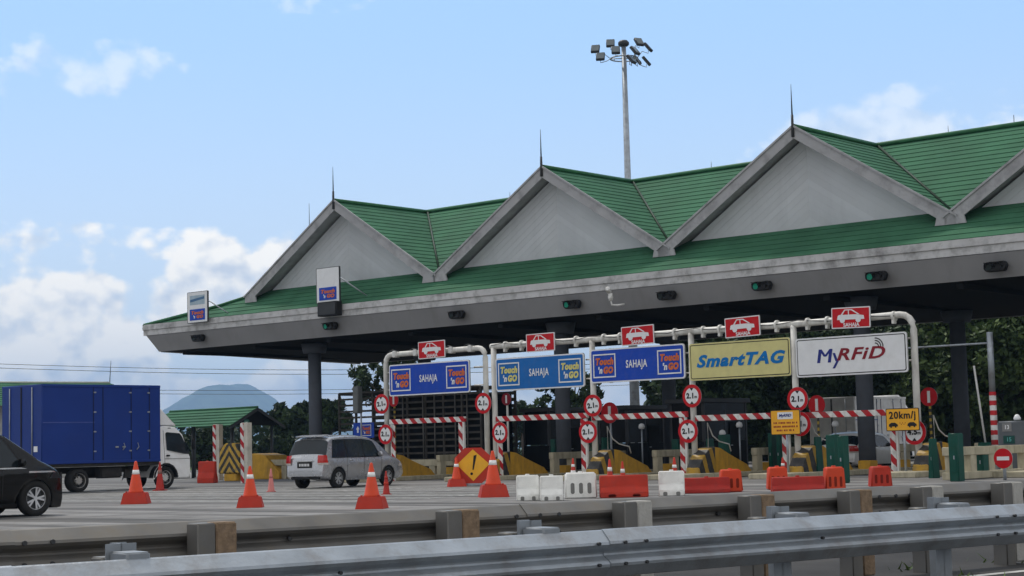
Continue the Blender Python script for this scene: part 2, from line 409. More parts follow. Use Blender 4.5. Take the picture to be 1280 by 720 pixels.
# plaza pavement lies beyond the far rail
p0 = RB-RE*60+perp(RE)*5; p1 = RB+RE*160+perp(RE)*5
far = 140
sheet('plaza_pavement', [p0.xy, p1.xy, (p1+perp(RE)*far).xy, (p0+perp(RE)*90).xy], .004, m_pave)
q0 = RA-RD*60-perp(RD)*9; q1 = RA+RD*160-perp(RD)*9
sheet('road', [q0.xy, q1.xy, (RB+RE*160+perp(RE)*5.1).xy, (RB-RE*60+perp(RE)*5.1).xy], .008, m_road)
sheet('verge', [(RB+RE*14-perp(RE)*1.1).xy, (RB+RE*160-perp(RE)*1.1).xy, (RB+RE*160+perp(RE)*.9).xy, (RB+RE*14+perp(RE)*.9).xy], .012, m_verge)
# kerb along the verge
mb = MB()
for k in range(34):
    a = RB+RE*(16+k*4.0)-perp(RE)*1.18; a.z = .07
    mb.box(a, (3.97, .16, .14), concrete, Matrix.Rotation(math.atan2(RE.y, RE.x), 3, 'Z'), .015)
tag(mb.build('kerb'), kind='structure')
# lane paint
mark = mat('worn_road_paint', (.42,.42,.40), .7, var=.2, dirt=.85, dirtcol=(.10,.10,.095), scale=2.5)
mb = MB()
for off in (.9, 4.2):
    for k in range(-10, 40):
        if off > 1 and k % 3: continue
        a = RA+RD*k*3+perp(RD)*off
        b = a+RD*(3.0 if off < 1 else 3.0); wv = perp(RD)*.12
        mb.poly([(a.x,a.y,.012), (b.x,b.y,.012), (b.x+wv.x,b.y+wv.y,.012), (a.x+wv.x,a.y+wv.y,.012)], mark)
tag(mb.build('road_marking'), kind='structure')
mb = MB()
for i, t in enumerate((29.2, 31.4, 33.2, 35.1, 37.3, 39.2, 41.5)):       # rumble bars across the lanes
    for q in range(3):
        tt = t+q*.45
        mb.poly([W(-62, tt, .010), W(-30, tt, .010), W(-30, tt+.16, .010), W(-62, tt+.16, .010)], mark)
for s in (-50, -44.4, -39.4, -35, -30.8):
    for k in range(4):
        mb.poly([W(s-.07, 33+k*3, .014), W(s+.07, 33+k*3, .014), W(s+.07, 34.6+k*3, .014), W(s-.07, 34.6+k*3, .014)], mark)
tag(mb.build('pavement_marking'), kind='structure')

# grass tufts on the verge and kerb edge (uncountable)
grassm = mat('verge_grass', (.07,.115,.025), .8, var=.35, scale=6)
mb = MB(); rnd = random.Random(4)
def tuft(mb, base, h, n, sp):
    for _ in range(n):
        x = base.x+rnd.gauss(0, sp); y = base.y+rnd.gauss(0, sp); a = rnd.uniform(0, 6.28); hh = h*rnd.uniform(.5, 1.2)
        dx, dy = math.cos(a)*.012, math.sin(a)*.012; lx, ly = rnd.gauss(0, .07), rnd.gauss(0, .07)
        mb.poly([(x-dx,y-dy,.01), (x+dx,y+dy,.01), (x+lx,y+ly,hh)], grassm)
for (lo, hi, cnt) in ((24, 34, 110), (34, 60, 420), (8, 24, 20)):
    for _ in range(cnt):
        p = RB+RE*rnd.uniform(lo, hi)-perp(RE)*rnd.uniform(-.2, 1.0); tuft(mb, p, .09, 16, .14)
for _ in range(120):
    p = RA+RD*rnd.uniform(13, 34)+perp(RD)*rnd.uniform(-.2, .35); tuft(mb, p, .07, 12, .09)
tag(mb.build('verge_grass'), 'tufts of green grass growing along the guardrail verge', 'grass', kind='stuff')

# ------------------------------------------------------------------ guardrails
def wbeam(mb, L, z, h, m, y=0.0, depth=.083, x0=0.0):
    """W profile swept along local x: two ridges and a valley, with thickness"""
    k = depth
    pr = [(0,0),(-.12*k,.02),(-.95*k,.24),(-1*k,.30),(-.75*k,.37),(-.15*k,.46),(-.10*k,.5),(-.15*k,.54),(-.75*k,.63),(-1*k,.70),(-.95*k,.76),(-.12*k,.98),(0,1)]
    t = .004
    out = [(x0, y+a, z-h+b*h) for a, b in pr]; inn = [(x0, y+a+t*3, z-h+b*h) for a, b in pr][::-1]
    mb.prism(out+inn, (L,0,0), m)
def guardrail(name, label, cat, A0, D, x0, x1, zt, h, posts, m, style, side, pm):
    ang = math.atan2(D.y, D.x); root = thing(name, label, cat, (A0.x, A0.y, 0), ang)
    x = x0; k = 0
    while x < x1:
        mb = MB(); wbeam(mb, 4.06, zt-(.004 if k % 2 else 0), h, m, (.006 if k % 2 else 0)*1.0, .083 if m is galv else .095, x0=0)
        for bx in (.12, .3, 2.0, 3.9):                    # bolt heads and slots
            for bz in (.28, .72) if bx != 2.0 else (.5,):
                mb.cyl((bx, -.075 if bz != .5 else -.03, zt-h+bz*h), (bx, -.1 if bz != .5 else -.055, zt-h+bz*h), (.011 if m is galv else .016), steel_d, seg=8)
        mb.build('rail_beam', root, (x, 0, 0)); x += 4.0; k += 1
    for px_ in posts:
        pm(root, px_)
    return root
galv_p = mat('post_galvanised_dull', (.25,.275,.30), .6, .35, var=.2, dirt=.4, dirtcol=(.15,.14,.12))
def near_post(root, x):
    galv = galv_p
    mb = MB()
    zt = .73
    mb.box((0,.30,zt/2), (.012,.14,zt), galv); mb.box((.045,.235,zt/2), (.09,.01,zt), galv); mb.box((.045,.365,zt/2), (.09,.01,zt), galv)
    mb.box((-.045,.235,zt/2), (.09,.01,zt), galv)
    p = mb.build('post', root, (x,0,0))
    mb = MB(); mb.box((0,.115,.55), (.14,.225,.28), galv, bevel=.01); mb.box((0,.46,.58), (.10,.16,.14), galv_old, bevel=.01); mb.build('spacer_block', root, (x,0,0))
# local y+ points away from the camera (D runs to the right)
ang = math.atan2(RD.y, RD.x)
def along(px_, py_, A0, D, z, off=0.0):
    q = ray(px_, py_); P0 = A0+perp(D)*off
    den = q.x*D.y-q.y*D.x; return -(P0.x*q.y-P0.y*q.x)/(D.x*q.y-D.y*q.x)
nposts = []
r1 = along(1163, 634, RA, RD, .66, .3); r2 = along(967, 645, RA, RD, .66, .3); sp = r1-r2
print('near post spacing', sp, 'far az', math.degrees(math.atan2(RE.x, RE.y)), math.degrees(math.atan2(RD.x, RD.y)), 'dist near', G(640,664,.66).y, 'far', G(640,623,.78).y)
for px_, py_ in ((145,690),(655,655),(967,640),(1168,626)): nposts.append(along(px_, py_, RA, RD, .66, .3))
sp = nposts[-1]-nposts[-2]
x = nposts[0]-sp
while x > -11: nposts.append(x); x -= sp
x = nposts[3]+sp
while x < 60: nposts.append(x); x += sp
guardrail('guardrail', 'bright galvanised double-wave guardrail nearest the camera, in front of the weathered one', 'guardrail', RA, RD, -12, 64, .66, .31, nposts, galv, 0, 1, near_post)
FPK = {}
def far_post(root, x):
    kk = FPK.get(round(x,3), int(x*7) % 3)
    mb = MB(); mb.box((0,-.17,.3825), (.13,.16,.765), galv_old, bevel=.008); mb.build('post', root, (x-.08,0,0))
    mb = MB(); mb.box((0,-.17,.40), (.15,.16,.735), wood if kk else concrete, bevel=.01); mb.build('timber_block', root, (x+.065,0,0))
fposts = []
for px_, py_ in ((265,646),(572,631),(790,620),(945,613),(1068,608),(1158,604),(1258,600)):
    fposts.append(along(px_, py_, RB, RE, .78, -.17))
print('far posts', [round(v,2) for v in fposts])
for i_, v_ in enumerate(fposts): FPK[round(v_,3)] = (1,1,0,1,1,0,0)[i_]
d = fposts[0]-2.6
while d > -10: fposts.append(d); d -= 2.6
d = fposts[6]+2.6
while d < 70: fposts.append(d); d += 4
FARR = True
guardrail('guardrail', 'weathered grey-brown guardrail with timber blocks between the near rail and the plaza', 'guardrail', RB, RE, -12, 72, .78, .31, fposts, galv_old, 1, 1, far_post)

# ------------------------------------------------------------------ canopy
CF, CB, CR = 52.0, 65.9, 59.0         # front, back, ridge (distance T)
ZE, ZR, ZS = 7.51, 12.30, 6.26        # eave top, ridge, soffit
SL = (ZR-ZE)/(CR-CF)
S0, S1 = -67.6, -10.0
tile = None
def roofmat():
    m = mat('green_metal_roof', (.043,.128,.072), .8, var=.22, scale=.5, dirt=.45, dirtcol=(.03,.085,.05), spec=.08)
    return m
tile = roofmat()
ridgem = mat('ridge_capping', (.028,.12,.05), .5, var=.2)
valleym = mat('valley_flashing', (.012,.035,.018), .6)
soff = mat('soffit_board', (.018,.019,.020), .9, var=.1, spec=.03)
fasc = mat('fascia_grey', (.24,.24,.245), .7, var=.07, scale=.7, dirt=.35, dirtcol=(.13,.125,.12), streak=1)
gutm = mat('stained_gutter_band', (.50,.50,.50), .75, var=.12, scale=1.2, dirt=.8, dirtcol=(.12,.115,.11), streak=0)
bargem = mat('bargeboard_grey', (.37,.37,.38), .7, var=.08, dirt=.5, scale=1.5, dirtcol=(.12,.12,.12))
colm = mat('column_grey', (.095,.105,.125), .8, spec=.08, var=.06, dirt=.2)
def L3(s, t, z): return Vector((s, t, z))      # canopy local frame: x = s, y = t
def clipz(poly, z, keep_above):
    out = []
    for i in range(len(poly)):
        a, b = poly[i], poly[(i+1) % len(poly)]
        ia = (a.z >= z) if keep_above else (a.z <= z); ib = (b.z >= z) if keep_above else (b.z <= z)
        if ia: out.append(a)
        if ia != ib:
            k = (z-a.z)/(b.z-a.z); out.append(a.lerp(b, k))
    return out
def roof_rows(mb, poly, m, row=.205, lift=.022):
    poly = [Vector(p) for p in poly]
    nrm = (poly[1]-poly[0]).cross(poly[2]-poly[0]).normalized()
    if nrm.z < 0: nrm = -nrm
    z0 = min(p.z for p in poly); z1 = max(p.z for p in poly)
    k0 = math.floor(z0/row); z = k0*row
    while z < z1-1e-4:
        c = clipz(clipz(poly, z, True), z+row, False)
        c2 = []
        for p in c:
            if not c2 or (p-c2[-1]).length > 1e-4: c2.append(p)
        if len(c2) > 2 and (c2[0]-c2[-1]).length < 1e-4: c2.pop()
        if len(c2) >= 3:
            pts = []; low = []
            zb = max(z, z0)
            for p in c2:
                f = 1-(p.z-z)/row
                q = p+nrm*lift*f; pts.append(q)
                if abs(p.z-zb) < 1e-4 and z >= z0-1e-6: low.append((p, q))
            mb.poly(pts, m)
            if len(low) >= 2:
                a, b = low[0], low[-1]
                mb.poly([a[0]-nrm*.01, b[0]-nrm*.01, b[1], a[1]], m)
        z += row
def tri_of(s, t): return ZE+SL*(t-CF)
canopy = thing('toll_plaza_canopy', 'long toll canopy with green ribbed roof and row of grey gables above the lanes', 'toll canopy', (0,0,0))
# main slopes with a curved hip at the left end
hipF = [L3(S0-.7,CF-.1,ZE-.02), L3(-63.9,CF+.95,ZE+.66), L3(-61.6,CF+1.8,ZE+1.23), L3(-57.3,CR,ZR)]
hipB = [L3(S0-.7,CB+.1,ZE-.02), L3(-63.9,CB-.95,ZE+.66), L3(-61.6,CB-1.8,ZE+1.23), L3(-57.3,CR,ZR)]
mb = MB()
# front slope as bands so the kinked hip edge follows
def edge_at(h, z):
    for a, b in zip(h, h[1:]):
        if a.z <= z <= b.z: return a.lerp(b, (z-a.z)/(b.z-a.z))
    return h[-1] if z > h[-1].z else h[0]
zs_ = [ZE-.02, ZE+.66, ZE+1.23, ZR]
for hp, T0, sg in ((hipF, CF, 1), (hipB, CB, -1)):
    for za, zb in zip(zs_, zs_[1:]):
        la, lb = edge_at(hp, za), edge_at(hp, zb)
        ta = T0+sg*(za-ZE)/SL; tb = T0+sg*(zb-ZE)/SL
        roof_rows(mb, [L3(-60.5,ta,za) if False else L3(la.x,ta,za), L3(S1,ta,za), L3(S1,tb,zb), L3(lb.x,tb,zb)], tile)
for (a, b), (c, d_) in zip(zip(hipF, hipF[1:]), zip(hipB, hipB[1:])):
    roof_rows(mb, [a, b, d_, c] if (b-d_).length > .01 else [a, b, c], tile)
roof = mb.build('roof', canopy)
mb = MB(); mb.tube([(-57.3,CR,ZR+.06), (S1,CR,ZR+.06)], .10, ridgem, 8)
mb.tube([p+Vector((0,0,.05)) for p in hipF], .08, ridgem, 8); mb.tube([p+Vector((0,0,.05)) for p in hipB], .08, ridgem, 8)
for s in (-50.5,-46,-37.5,-26.8): mb.cyl((s,CR,ZR), (s,CR,ZR+.42), .012, steel_d, seg=6)
mb.build('ridge_capping', roof)
# gutter band, fascia, soffit
mb = MB()
gp = [(0,-.16,.52),(0,-.16,.27),(0,-.10,.24),(0,-.10,0),(0,.10,0),(0,.10,.50)]
mb.prism([(S0-.75, CF+p[1], ZE-.48+p[2]) for p in gp], (S1-S0+.75,0,0), gutm)
mb.prism([(S0-.75, CB-p[1], ZE-.48+p[2]) for p in gp], (S1-S0+.75,0,0), gutm)
mb.prism([(S0-.65+p[1], CF+.1, ZE-.48+p[2]) for p in gp], (0,CB-CF-.2,0), gutm)
mb.build('gutter', canopy)
mb = MB()
mb.prism([(S0-.5,CF+.02,ZE-.49),(S0-.5,CF+.35,ZE-.49),(S0-.5+.5,CF+.62,ZS),(S0,CF+.36,ZS)], (0,0,0), fasc) if False else None
def slab(mb, a, b, c, d_, th, m):      # quad with thickness
    n_ = (b-a).cross(d_-a).normalized()*th
    mb.prism([a, b, c, d_], n_, m)
slab(mb, L3(S0-.55,CF+.0,ZE-.47), L3(S1,CF+.0,ZE-.47), L3(S1,CF+.32,ZS), L3(S0,CF+.32,ZS), -.08, fasc)
slab(mb, L3(S0-.55,CB,ZE-.47), L3(S1,CB,ZE-.47), L3(S1,CB-.1,5.94), L3(S0,CB-.1,5.94), .08, fasc)
slab(mb, L3(S0-.56,CF+.08,ZE-.47), L3(S0-.56,CB-.08,ZE-.47), L3(S0,CB-.2,5.94), L3(S0,CF+.42,ZS), .08, fasc)
for zz in (.33, .66):                   # thin drip seams along the fascia
    mb.box(((S0+S1)/2, CF+.32*zz-.006, ZE-.47+(ZS-ZE+.47)*zz), (S1-S0, .012, .014), soff)
mb.build('fascia', canopy)
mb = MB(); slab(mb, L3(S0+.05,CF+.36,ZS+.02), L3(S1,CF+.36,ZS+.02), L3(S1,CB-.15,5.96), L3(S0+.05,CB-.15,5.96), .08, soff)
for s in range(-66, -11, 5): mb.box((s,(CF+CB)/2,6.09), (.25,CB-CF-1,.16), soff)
mb.build('soffit', canopy)
# gables
HW, GT = 5.93, 53.05; ZG = 8.50
apex = [-56.05, -44.0, -32.35, -20.6]
gablew = mat('gable_cladding', (.70,.72,.76), .75, var=.05, scale=.6, dirt=.2, dirtcol=(.26,.26,.29), streak=1)
def clad_bump(m):
    nt = m.node_tree; n = nt.nodes; l = nt.links
    tc = n.new('ShaderNodeTexCoord'); sp = n.new('ShaderNodeSeparateXYZ'); l.new(tc.outputs['Object'], sp.inputs[0])
    def mm(op, *a):
        q = n.new('ShaderNodeMath'); q.operation = op
        for i, v in enumerate(a):
            if isinstance(v, (int, float)): q.inputs[i].default_value = v
            else: l.new(v, q.inputs[i])
        return q.outputs[0]
    v = mm('FRACT', mm('MULTIPLY', mm('ADD', mm('MULTIPLY', mm('ABSOLUTE', sp.outputs[0]), .66), sp.outputs[2]), 3.6))
    wn = n.new('ShaderNodeTexWhiteNoise'); wn.noise_dimensions = '1D'
    l.new(mm('FLOOR', mm('MULTIPLY', mm('ADD', mm('MULTIPLY', mm('ABSOLUTE', sp.outputs[0]), .66), sp.outputs[2]), 3.6)), wn.inputs['W'])
    b_ = n['Principled BSDF']; src = b_.inputs['Base Color'].links[0].from_socket
    sc = n.new('ShaderNodeVectorMath'); sc.operation = 'SCALE'; l.new(src, sc.inputs[0]); l.new(mm('ADD', .94, mm('MULTIPLY', wn.outputs['Value'], .09)), sc.inputs['Scale'])
    l.new(sc.outputs[0], b_.inputs['Base Color'])
    bp = n.new('ShaderNodeBump'); bp.inputs['Strength'].default_value = 1; bp.inputs['Distance'].default_value = .12
    l.new(v, bp.inputs['Height']); l.new(bp.outputs[0], n['Principled BSDF'].inputs['Normal'])
clad_bump(gablew)
def gable(s, side):
    sg = 1 if side == 'f' else -1
    t0 = CF if sg > 0 else CB
    def P(x, dt, z): return L3(x, t0-CF*0+sg*dt if False else t0+sg*dt, z)
    ta = GT-CF; tw = 1.85                     # overhang plane, wall plane (distance behind the eave)
    zw = ZE+SL*tw
    g = MB()
    hw_w = HW*(ZR-.22-zw)/(ZR-ZG)
    wall = [(-hw_w,0,zw),(hw_w,0,zw),(0,0,ZR-.22)]
    g.prism([Vector(p) for p in wall], (0,.15*sg,0), gablew)
    go = g.build('gable', canopy, (s, t0+sg*tw, 0))
    r = MB()
    for q in (-1, 1):
        zt_, ze = ZR-.02, ZG
        te = (ze-ZE)/SL
        poly = [Vector((0,sg*(ta-tw),zt_)), Vector((0,sg*((zt_-ZE)/SL-tw),zt_)), Vector((q*HW,sg*(te-tw),ze)), Vector((q*HW,sg*(ta-tw),ze))]
        roof_rows(r, poly, tile)
        u1 = [p-Vector((0,0,.10)) for p in poly]; r.poly(u1, bargem)
    r.tube([(0,sg*(ta-tw),ZR+.05), (0,sg*(CR-CF-tw),ZR+.05)], .09, ridgem, 8)
    for q in (-1, 1):
        r.tube([(q*.05,sg*(CR-CF-tw-.05),ZR+.03), (q*HW,sg*((ZG-ZE)/SL-tw),ZG+.03)], .05, valleym, 6)
    r.build('gable_roof', go)
    for q in (-1, 1):
        bb = MB(); w_ = .36
        y0 = sg*(ta-tw)
        pr = [(0,y0,ZR+.05),(q*(HW+.15),y0,ZG-.02),(q*(HW+.15),y0,ZG-.28),(q*(HW-.62),y0,ZG-.28),(q*(HW-.55),y0,ZG-.02),(0,y0,ZR+.05-w_*1.22)]
        bb.prism([Vector(p) for p in pr], (0,-.07*sg,0), bargem)
        bb.prism([Vector((0,y0-.07*sg,ZR+.10)), Vector((q*(HW+.2),y0-.07*sg,ZG+.03)), Vector((q*(HW+.2),y0-.07*sg,ZG-.05)), Vector((0,y0-.07*sg,ZR+.02))], (0,-.05*sg,0), bargem)
        bb.build('bargeboard', go)
    f = MB(); yy = sg*(ta-tw)-.10*sg
    f.cyl((0,yy,ZR-.35), (0,yy,ZR+.45), .06, steel_d, r1=.045, seg=8); f.cyl((0,yy,ZR+.45), (0,yy,ZR+1.55), .03, steel_d, r1=.008, seg=6)
    f.build('finial', go)
for s in apex: gable(s, 'f')
for s in apex: gable(s, 'b')
for s in (-59.1, -44.5, -30.8, -16.6):
    for t in (54.5, 61.8):
        zt = ZS-.32*(t-CF)/(CB-CF)
        m_ = MB(); m_.cyl((0,0,0), (0,0,zt-.1), .30, colm, seg=20); m_.cyl((0,0,zt-.45), (0,0,zt-.02), .52, colm, r1=.62, seg=20); m_.cyl((0,0,0), (0,0,.12), .42, concrete, seg=20)
        m_.build('column', canopy, (s,t,0))

# lane signals on the fascia
def lane_signal(lens_green):
    r = thing('lane_signal', 'x', 'traffic signal', (0,0,0), -A, 'lane signals along the fascia')
    mb = MB()
    mb.prism([(-.36,0,.11),(-.28,0,.17),(.34,0,.17),(.42,0,.04),(.34,0,-.15),(-.26,0,-.15),(-.36,0,-.06)], (0,-.22,0), black, bevel=.02)
    h = mb.build('housing', r)
    for x in (-.17, .15):
        v = MB(); v.tube([(x-.13,-.24,-.02),(x-.11,-.30,.09),(x,-.32,.145),(x+.11,-.30,.09),(x+.13,-.24,-.02)], .02, black, 6)
        v.box((x,-.30,.13), (.22,.18,.02), black, bevel=.005); v.build('visor', h)
    v = MB(); disc(v, .105, -.23, -.245, lens_green, (-.17,.0)); v.build('lens', h)
    v = MB(); disc(v, .105, -.23, -.245, black, (.15,.0)); v.build('lens', h)
    v = MB(); v.box((.0,.12,0), (.08,.26,.08), steel_d); v.build('bracket', r)
    return r
sig = [(250,423,'dark lane signal with no lit lamp, under the leftmost blue-panel board at the canopy corner'),
 (415,408,'lane signal directly under the black box and tall roof board, over the first gap'),
 (573,394,'lane signal on the fascia just left of the second grey gable, over the first gantry'),
 (717,381,'green lane signal on the fascia just left of the white camera'),
 (835,370,'lane signal on the fascia just right of the white camera'),
 (954,358,'green lane signal under the left half of the third grey gable'),
 (1097,346,'green lane signal under the right half of the third grey gable, above the arrow-topped gantry end'),
 (1246,334,'lane signal on the fascia nearest the right edge, past the third gable')]
sig[6] = (1097,346,'green lane signal on the fascia above the bent right end of the long gantry')
LS = [None, None]
for i, (x, y, lab) in enumerate(sig):
    T = CF-.02; s, z = onT(x, y, T)
    lit_ = i in (1, 3, 5, 6)
    if LS[lit_] is None: LS[lit_] = lane_signal(lens_green if lit_ else lens_dark); o = LS[lit_]
    else: o = dup(LS[lit_], (0,0,0))
    o['label'] = lab; o.location = W(s, T, z)

# roof boards
def logo(parent, x, z, w, h, y, mtouch, frame=True, fm=None, back=None, sc=1.0):
    mb = MB(); fw = w*.045
    if back: plate(mb, w, h, .02, y, y-.006, back, (x, z))
    if frame:
        for (cx, cz, ww, hh) in ((x,z+h/2-fw/2,w,fw),(x,z-h/2+fw/2,w,fw),(x-w/2+fw/2,z,fw,h-2*fw-.004),(x+w/2-fw/2,z,fw,h-2*fw-.004)):
            mb.box((cx, y-.012, cz), (ww, .008, hh), sign_white)
    if frame or back: mb.build('logo_panel', parent)
    text('Touch', h*.38, mtouch, parent, (x, y-.014, z+h*.17), .86*w/h*.86, .016*h/.75, .2)
    text("'n", h*.36, sign_white, parent, (x-w*.20, y-.014, z-h*.2), .9, .013*h/.75, .2)
    text('GO', h*.36, mtouch, parent, (x+w*.16, y-.014, z-h*.2), .86*w/h*.84, .018*h/.75, .15)
def roof_board(x0, y0, x1, y1, T, label, two):
    (sa, za), (sb, zb) = onT(x0, y0, T), onT(x1, y1, T)
    w = sb-sa; h = za-zb; r = thing('lane_number_board', label, 'sign board', W((sa+sb)/2, T, (za+zb)/2), -A, 'boards standing on the canopy gutter')
    mb = MB(); plate(mb, w, h, .03, 0, .06, steel_d); plate(mb, w*.94, h*.965, .02, -.002, -.012, sign_white); mb.build('panel', r)
    if two:
        mb = MB(); mb.box((0,-.016,h*.23), (w*.72,.006,h*.30), mat('pale_blue_panel', (.35,.45,.52), .5)); mb.prism([(-w*.34,-.02,h*.17),(w*.34,-.02,h*.25),(w*.34,-.02,h*.33),(-w*.34,-.02,h*.25)], (0,-.004,0), mat('grey_blue_band', (.08,.17,.30), .5)); mb.build('printed_panel', r)
    logo(r, 0, -h*.24, w*.74, h*.36, -.014, letter_org, False, back=sign_blue)
    mb = MB(); mb.tube([(w*.5,.03,h*.18), (w*.5+.75,1.0,-h*.38)], .03, galv, 6); mb.tube([(-w*.3,.05,0), (-w*.3,.35,-h*.5)], .03, galv, 6); mb.build('strut', r)
roof_board(234, 366, 260, 402, 51.6, 'small white board with two blue panels at the far left corner of the canopy', True)
roof_board(395, 336, 425, 377, 51.6, 'white board with a blank top half and blue lower panel standing on the canopy gutter', False)
s, z = onT(410, 386, 51.5); r = thing('junction_box', 'black box hung on the canopy gutter directly below the white half-blank board', 'box', W(s, 51.5, z), -A)
mb = MB(); mb.box((0,.1,0), (1.2,.35,.62), black, bevel=.02); mb.build('housing', r); mb = MB(); mb.box((0,-.09,.0), (1.1,.02,.5), steel_d, bevel=.005); mb.build('front_panel', r)
# CCTV camera on the fascia
s, z = onT(768, 372, 51.6); r = thing('security_camera', 'white security camera on a short arm fixed to the middle of the fascia', 'camera', W(s, 51.6, z), -A)
mb = MB(); mb.box((0,-.35,.25), (.16,.36,.17), white, Matrix.Rotation(R_(-20), 3, 'X') @ Matrix.Rotation(R_(25), 3, 'Z'), .03); mb.build('camera_body', r)
mb = MB(); mb.cyl((0,-.25,.15), (0,-.22,-.12), .08, white, seg=10); mb.tube([(0,-.22,-.1), (.02,-.2,-.28), (.18,-.05,-.3), (.3,.2,-.26)], .035, white, 8); mb.box((.0,-.24,.0), (.15,.15,.12), white, bevel=.02); mb.build('bracket', r)

# ------------------------------------------------------------------ gantries
GTY = 50.0
def rungs(mb, x0, x1, zs):
    for z in zs: mb.cyl((x0,0,z), (x1,0,z), .028, pipe_w, seg=8)
ZT = 5.07
g1 = thing('overhead_gantry', 'separate white pipe gantry with rounded corners holding the leftmost blue board', 'gantry', W(-47.3, GTY), -A)
mb = MB(); hw = 2.7
arc = [(-hw,0,0),(-hw,0,ZT-.35)]+[(-hw+.35-.35*math.cos(R_(a)),0,ZT-.35+.35*math.sin(R_(a))) for a in (22,45,67,90)]+[(hw-.35+.35*math.sin(R_(a)),0,ZT-.35+.35*math.cos(R_(a))) for a in (0,22,45,67)]+[(hw,0,ZT-.35),(hw,0,0)]
mb.tube(arc, .105, pipe_w, 12); mb.build('frame', g1)
for q in (-1, 1):
    mb = MB(); rungs(mb, q*hw, q*2.1, (3.65, 4.35)); mb.build('side_rung', g1)
for x in (-2.1, -.95, .98, 2.0):
    mb = MB(); mb.box((x,-.02,ZT), (.2,.26,.26), white, bevel=.02); mb.tube([(x-.3,-.1,ZT+.12),(x-.1,-.12,ZT+.17),(x+.25,-.1,ZT+.1)], .02, steel_d, 6); mb.build('clamp_box', g1)
for q in (-1, 1):
    mb = MB(); mb.box((q*hw,0,.02), (.4,.4,.04), galv, bevel=.01); mb.build('base_plate', g1)
posts2 = [-44.17, -39.37, -34.98, -30.83, -26.42]
g2 = thing('overhead_gantry', 'long white pipe gantry of four bays carrying two blue, one yellow and one white board', 'gantry', W(posts2[0], GTY), -A)
ps = [p-posts2[0] for p in posts2]
mb = MB(); xe = ps[-1]
arc = [(-.12,0,ZT+.02)]+[(0.02,0,ZT+.02),(xe*.25,0,ZT),(xe*.5,0,ZT+.02),(xe*.75,0,ZT)]+[(xe-.45+.45*math.sin(R_(a)),0,ZT-.4+.45*math.cos(R_(a))) for a in (0,22,45,67)]+[(xe,0,ZT-.45),(xe,0,0)]
mb.tube(arc, .11, pipe_w, 12); mb.build('top_pipe', g2)
for i, x in enumerate(ps[:-1]):
    mb = MB(); mb.cyl((x,.0,0), (x,.0,ZT), .105, pipe_w, seg=14); mb.box((x,0,.02), (.4,.4,.04), galv, bevel=.01); mb.build('post', g2)
for i in range(4):
    for f in (.13, .3, .62, .85):
        x = ps[i]+(ps[i+1]-ps[i])*f
        mb = MB(); mb.cyl((x-.04,0,ZT+.01), (x+.04,0,ZT+.01), .17, pipe_w, seg=12); mb.box((x+.0,-.03,ZT-.1), (.1,.16,.26), pipe_w, bevel=.01); mb.build('pipe_coupling', g2)
    mb = MB(); rungs(mb, ps[i], ps[i]+.3, (3.65, 4.35)); rungs(mb, ps[i+1]-.3, ps[i+1], (3.65, 4.35)); mb.build('side_rung', g2)
mb = MB(); mb.tube([(xe*k/30, -.13, ZT+.06+.05*math.sin(k*1.7)) for k in range(30)], .014, steel_d, 5); mb.build('cable', g2)

# boards
def board(s0, s1, z0, z1, back, label, cat='sign board', border=None, inner=None):
    w = s1-s0; h = z1-z0
    r = thing('overhead_board', label, cat, W((s0+s1)/2, GTY-.2, (z0+z1)/2), -A, 'boards hung under the gantries')
    mb = MB(); plate(mb, w, h, .09, .0, .05, alu); plate(mb, w-.004, h-.004, .09, -.0, -.012, border or sign_white)
    plate(mb, w-.10, h-.10, .07, -.013, -.017, (inner or back)); 
    if inner: plate(mb, w-.16, h-.16, .05, -.018, -.022, back)
    mb.build('panel', r)
    mb = MB()
    for x in (-w*.3, w*.3): mb.box((x,.11,0), (.08,.10,h*1.02), galv); 
    for zz in (-h*.3, h*.3): mb.box((0,.075,zz), (w*.98,.04,.06), galv)
    mb.build('backing_rail', r)
    return r, w, h
def tng(s0, s1, z0, z1, back, mt, label):
    r, w, h = board(s0, s1, z0, z1, back, label)
    for q in (-1, 1): logo(r, q*w*.345, 0, w*.245, h*.70, -.018, mt, True)
    text('SAHAJA', h*.31, sign_white, r, (0,-.03,0), .66, .007)
tng(-49.62, -45.25, 3.38, 4.64, sign_blue, letter_org, 'leftmost deep blue board with orange lettered frames, on the separate gantry')
tng(-43.9, -39.6, 3.36, 4.60, sign_blue2, letter_yel, 'lighter blue board with yellow lettered frames, on the first bay of the long gantry')
tng(-39.3, -35.13, 3.46, 4.68, sign_blue, letter_org, 'deep blue board with orange lettered frames, between the lighter blue and the yellow board')
r, w, h = board(-34.93, -30.85, 3.36, 4.64, sign_yellow, 'pale yellow board with black outline and slanted blue lettering', border=sign_yellow, inner=letter_blk)
text('SmartTAG', h*.44, letter_blue, r, (0,-.03,-.01), 1.28, .024, .3)
r, w, h = board(-30.64, -26.56, 3.28, 4.56, sign_white, 'white board with black outline and navy and dark red lettering, rightmost on the gantry', border=sign_white, inner=letter_blk)
mb = MB()
def stroke(a, b, wd=.115, y=-.024):
    a = Vector((a[0],y,a[1])); b = Vector((b[0],y,b[1])); o_ = Vector((wd/2,0,0))
    mb.prism([a-o_, a+o_, b+o_, b-o_], (0,-.004-.0008*len(mb.bm.verts)/8,0), letter_navy)
stroke((-1.18,-.2), (-1.10,.24)); stroke((-1.10,.24), (-.93,.0), .10); stroke((-.93,.0), (-.70,.24), .10); stroke((-.70,.24), (-.78,-.2))
stroke((-.60,.1), (-.50,-.17), .09); stroke((-.30,.1), (-.62,-.40), .09)
mb.build('lettering', r)
text('RFiD', h*.42, letter_dred, r, (.34,-.03,.02), 1.45, .013, .3)
mb = MB()
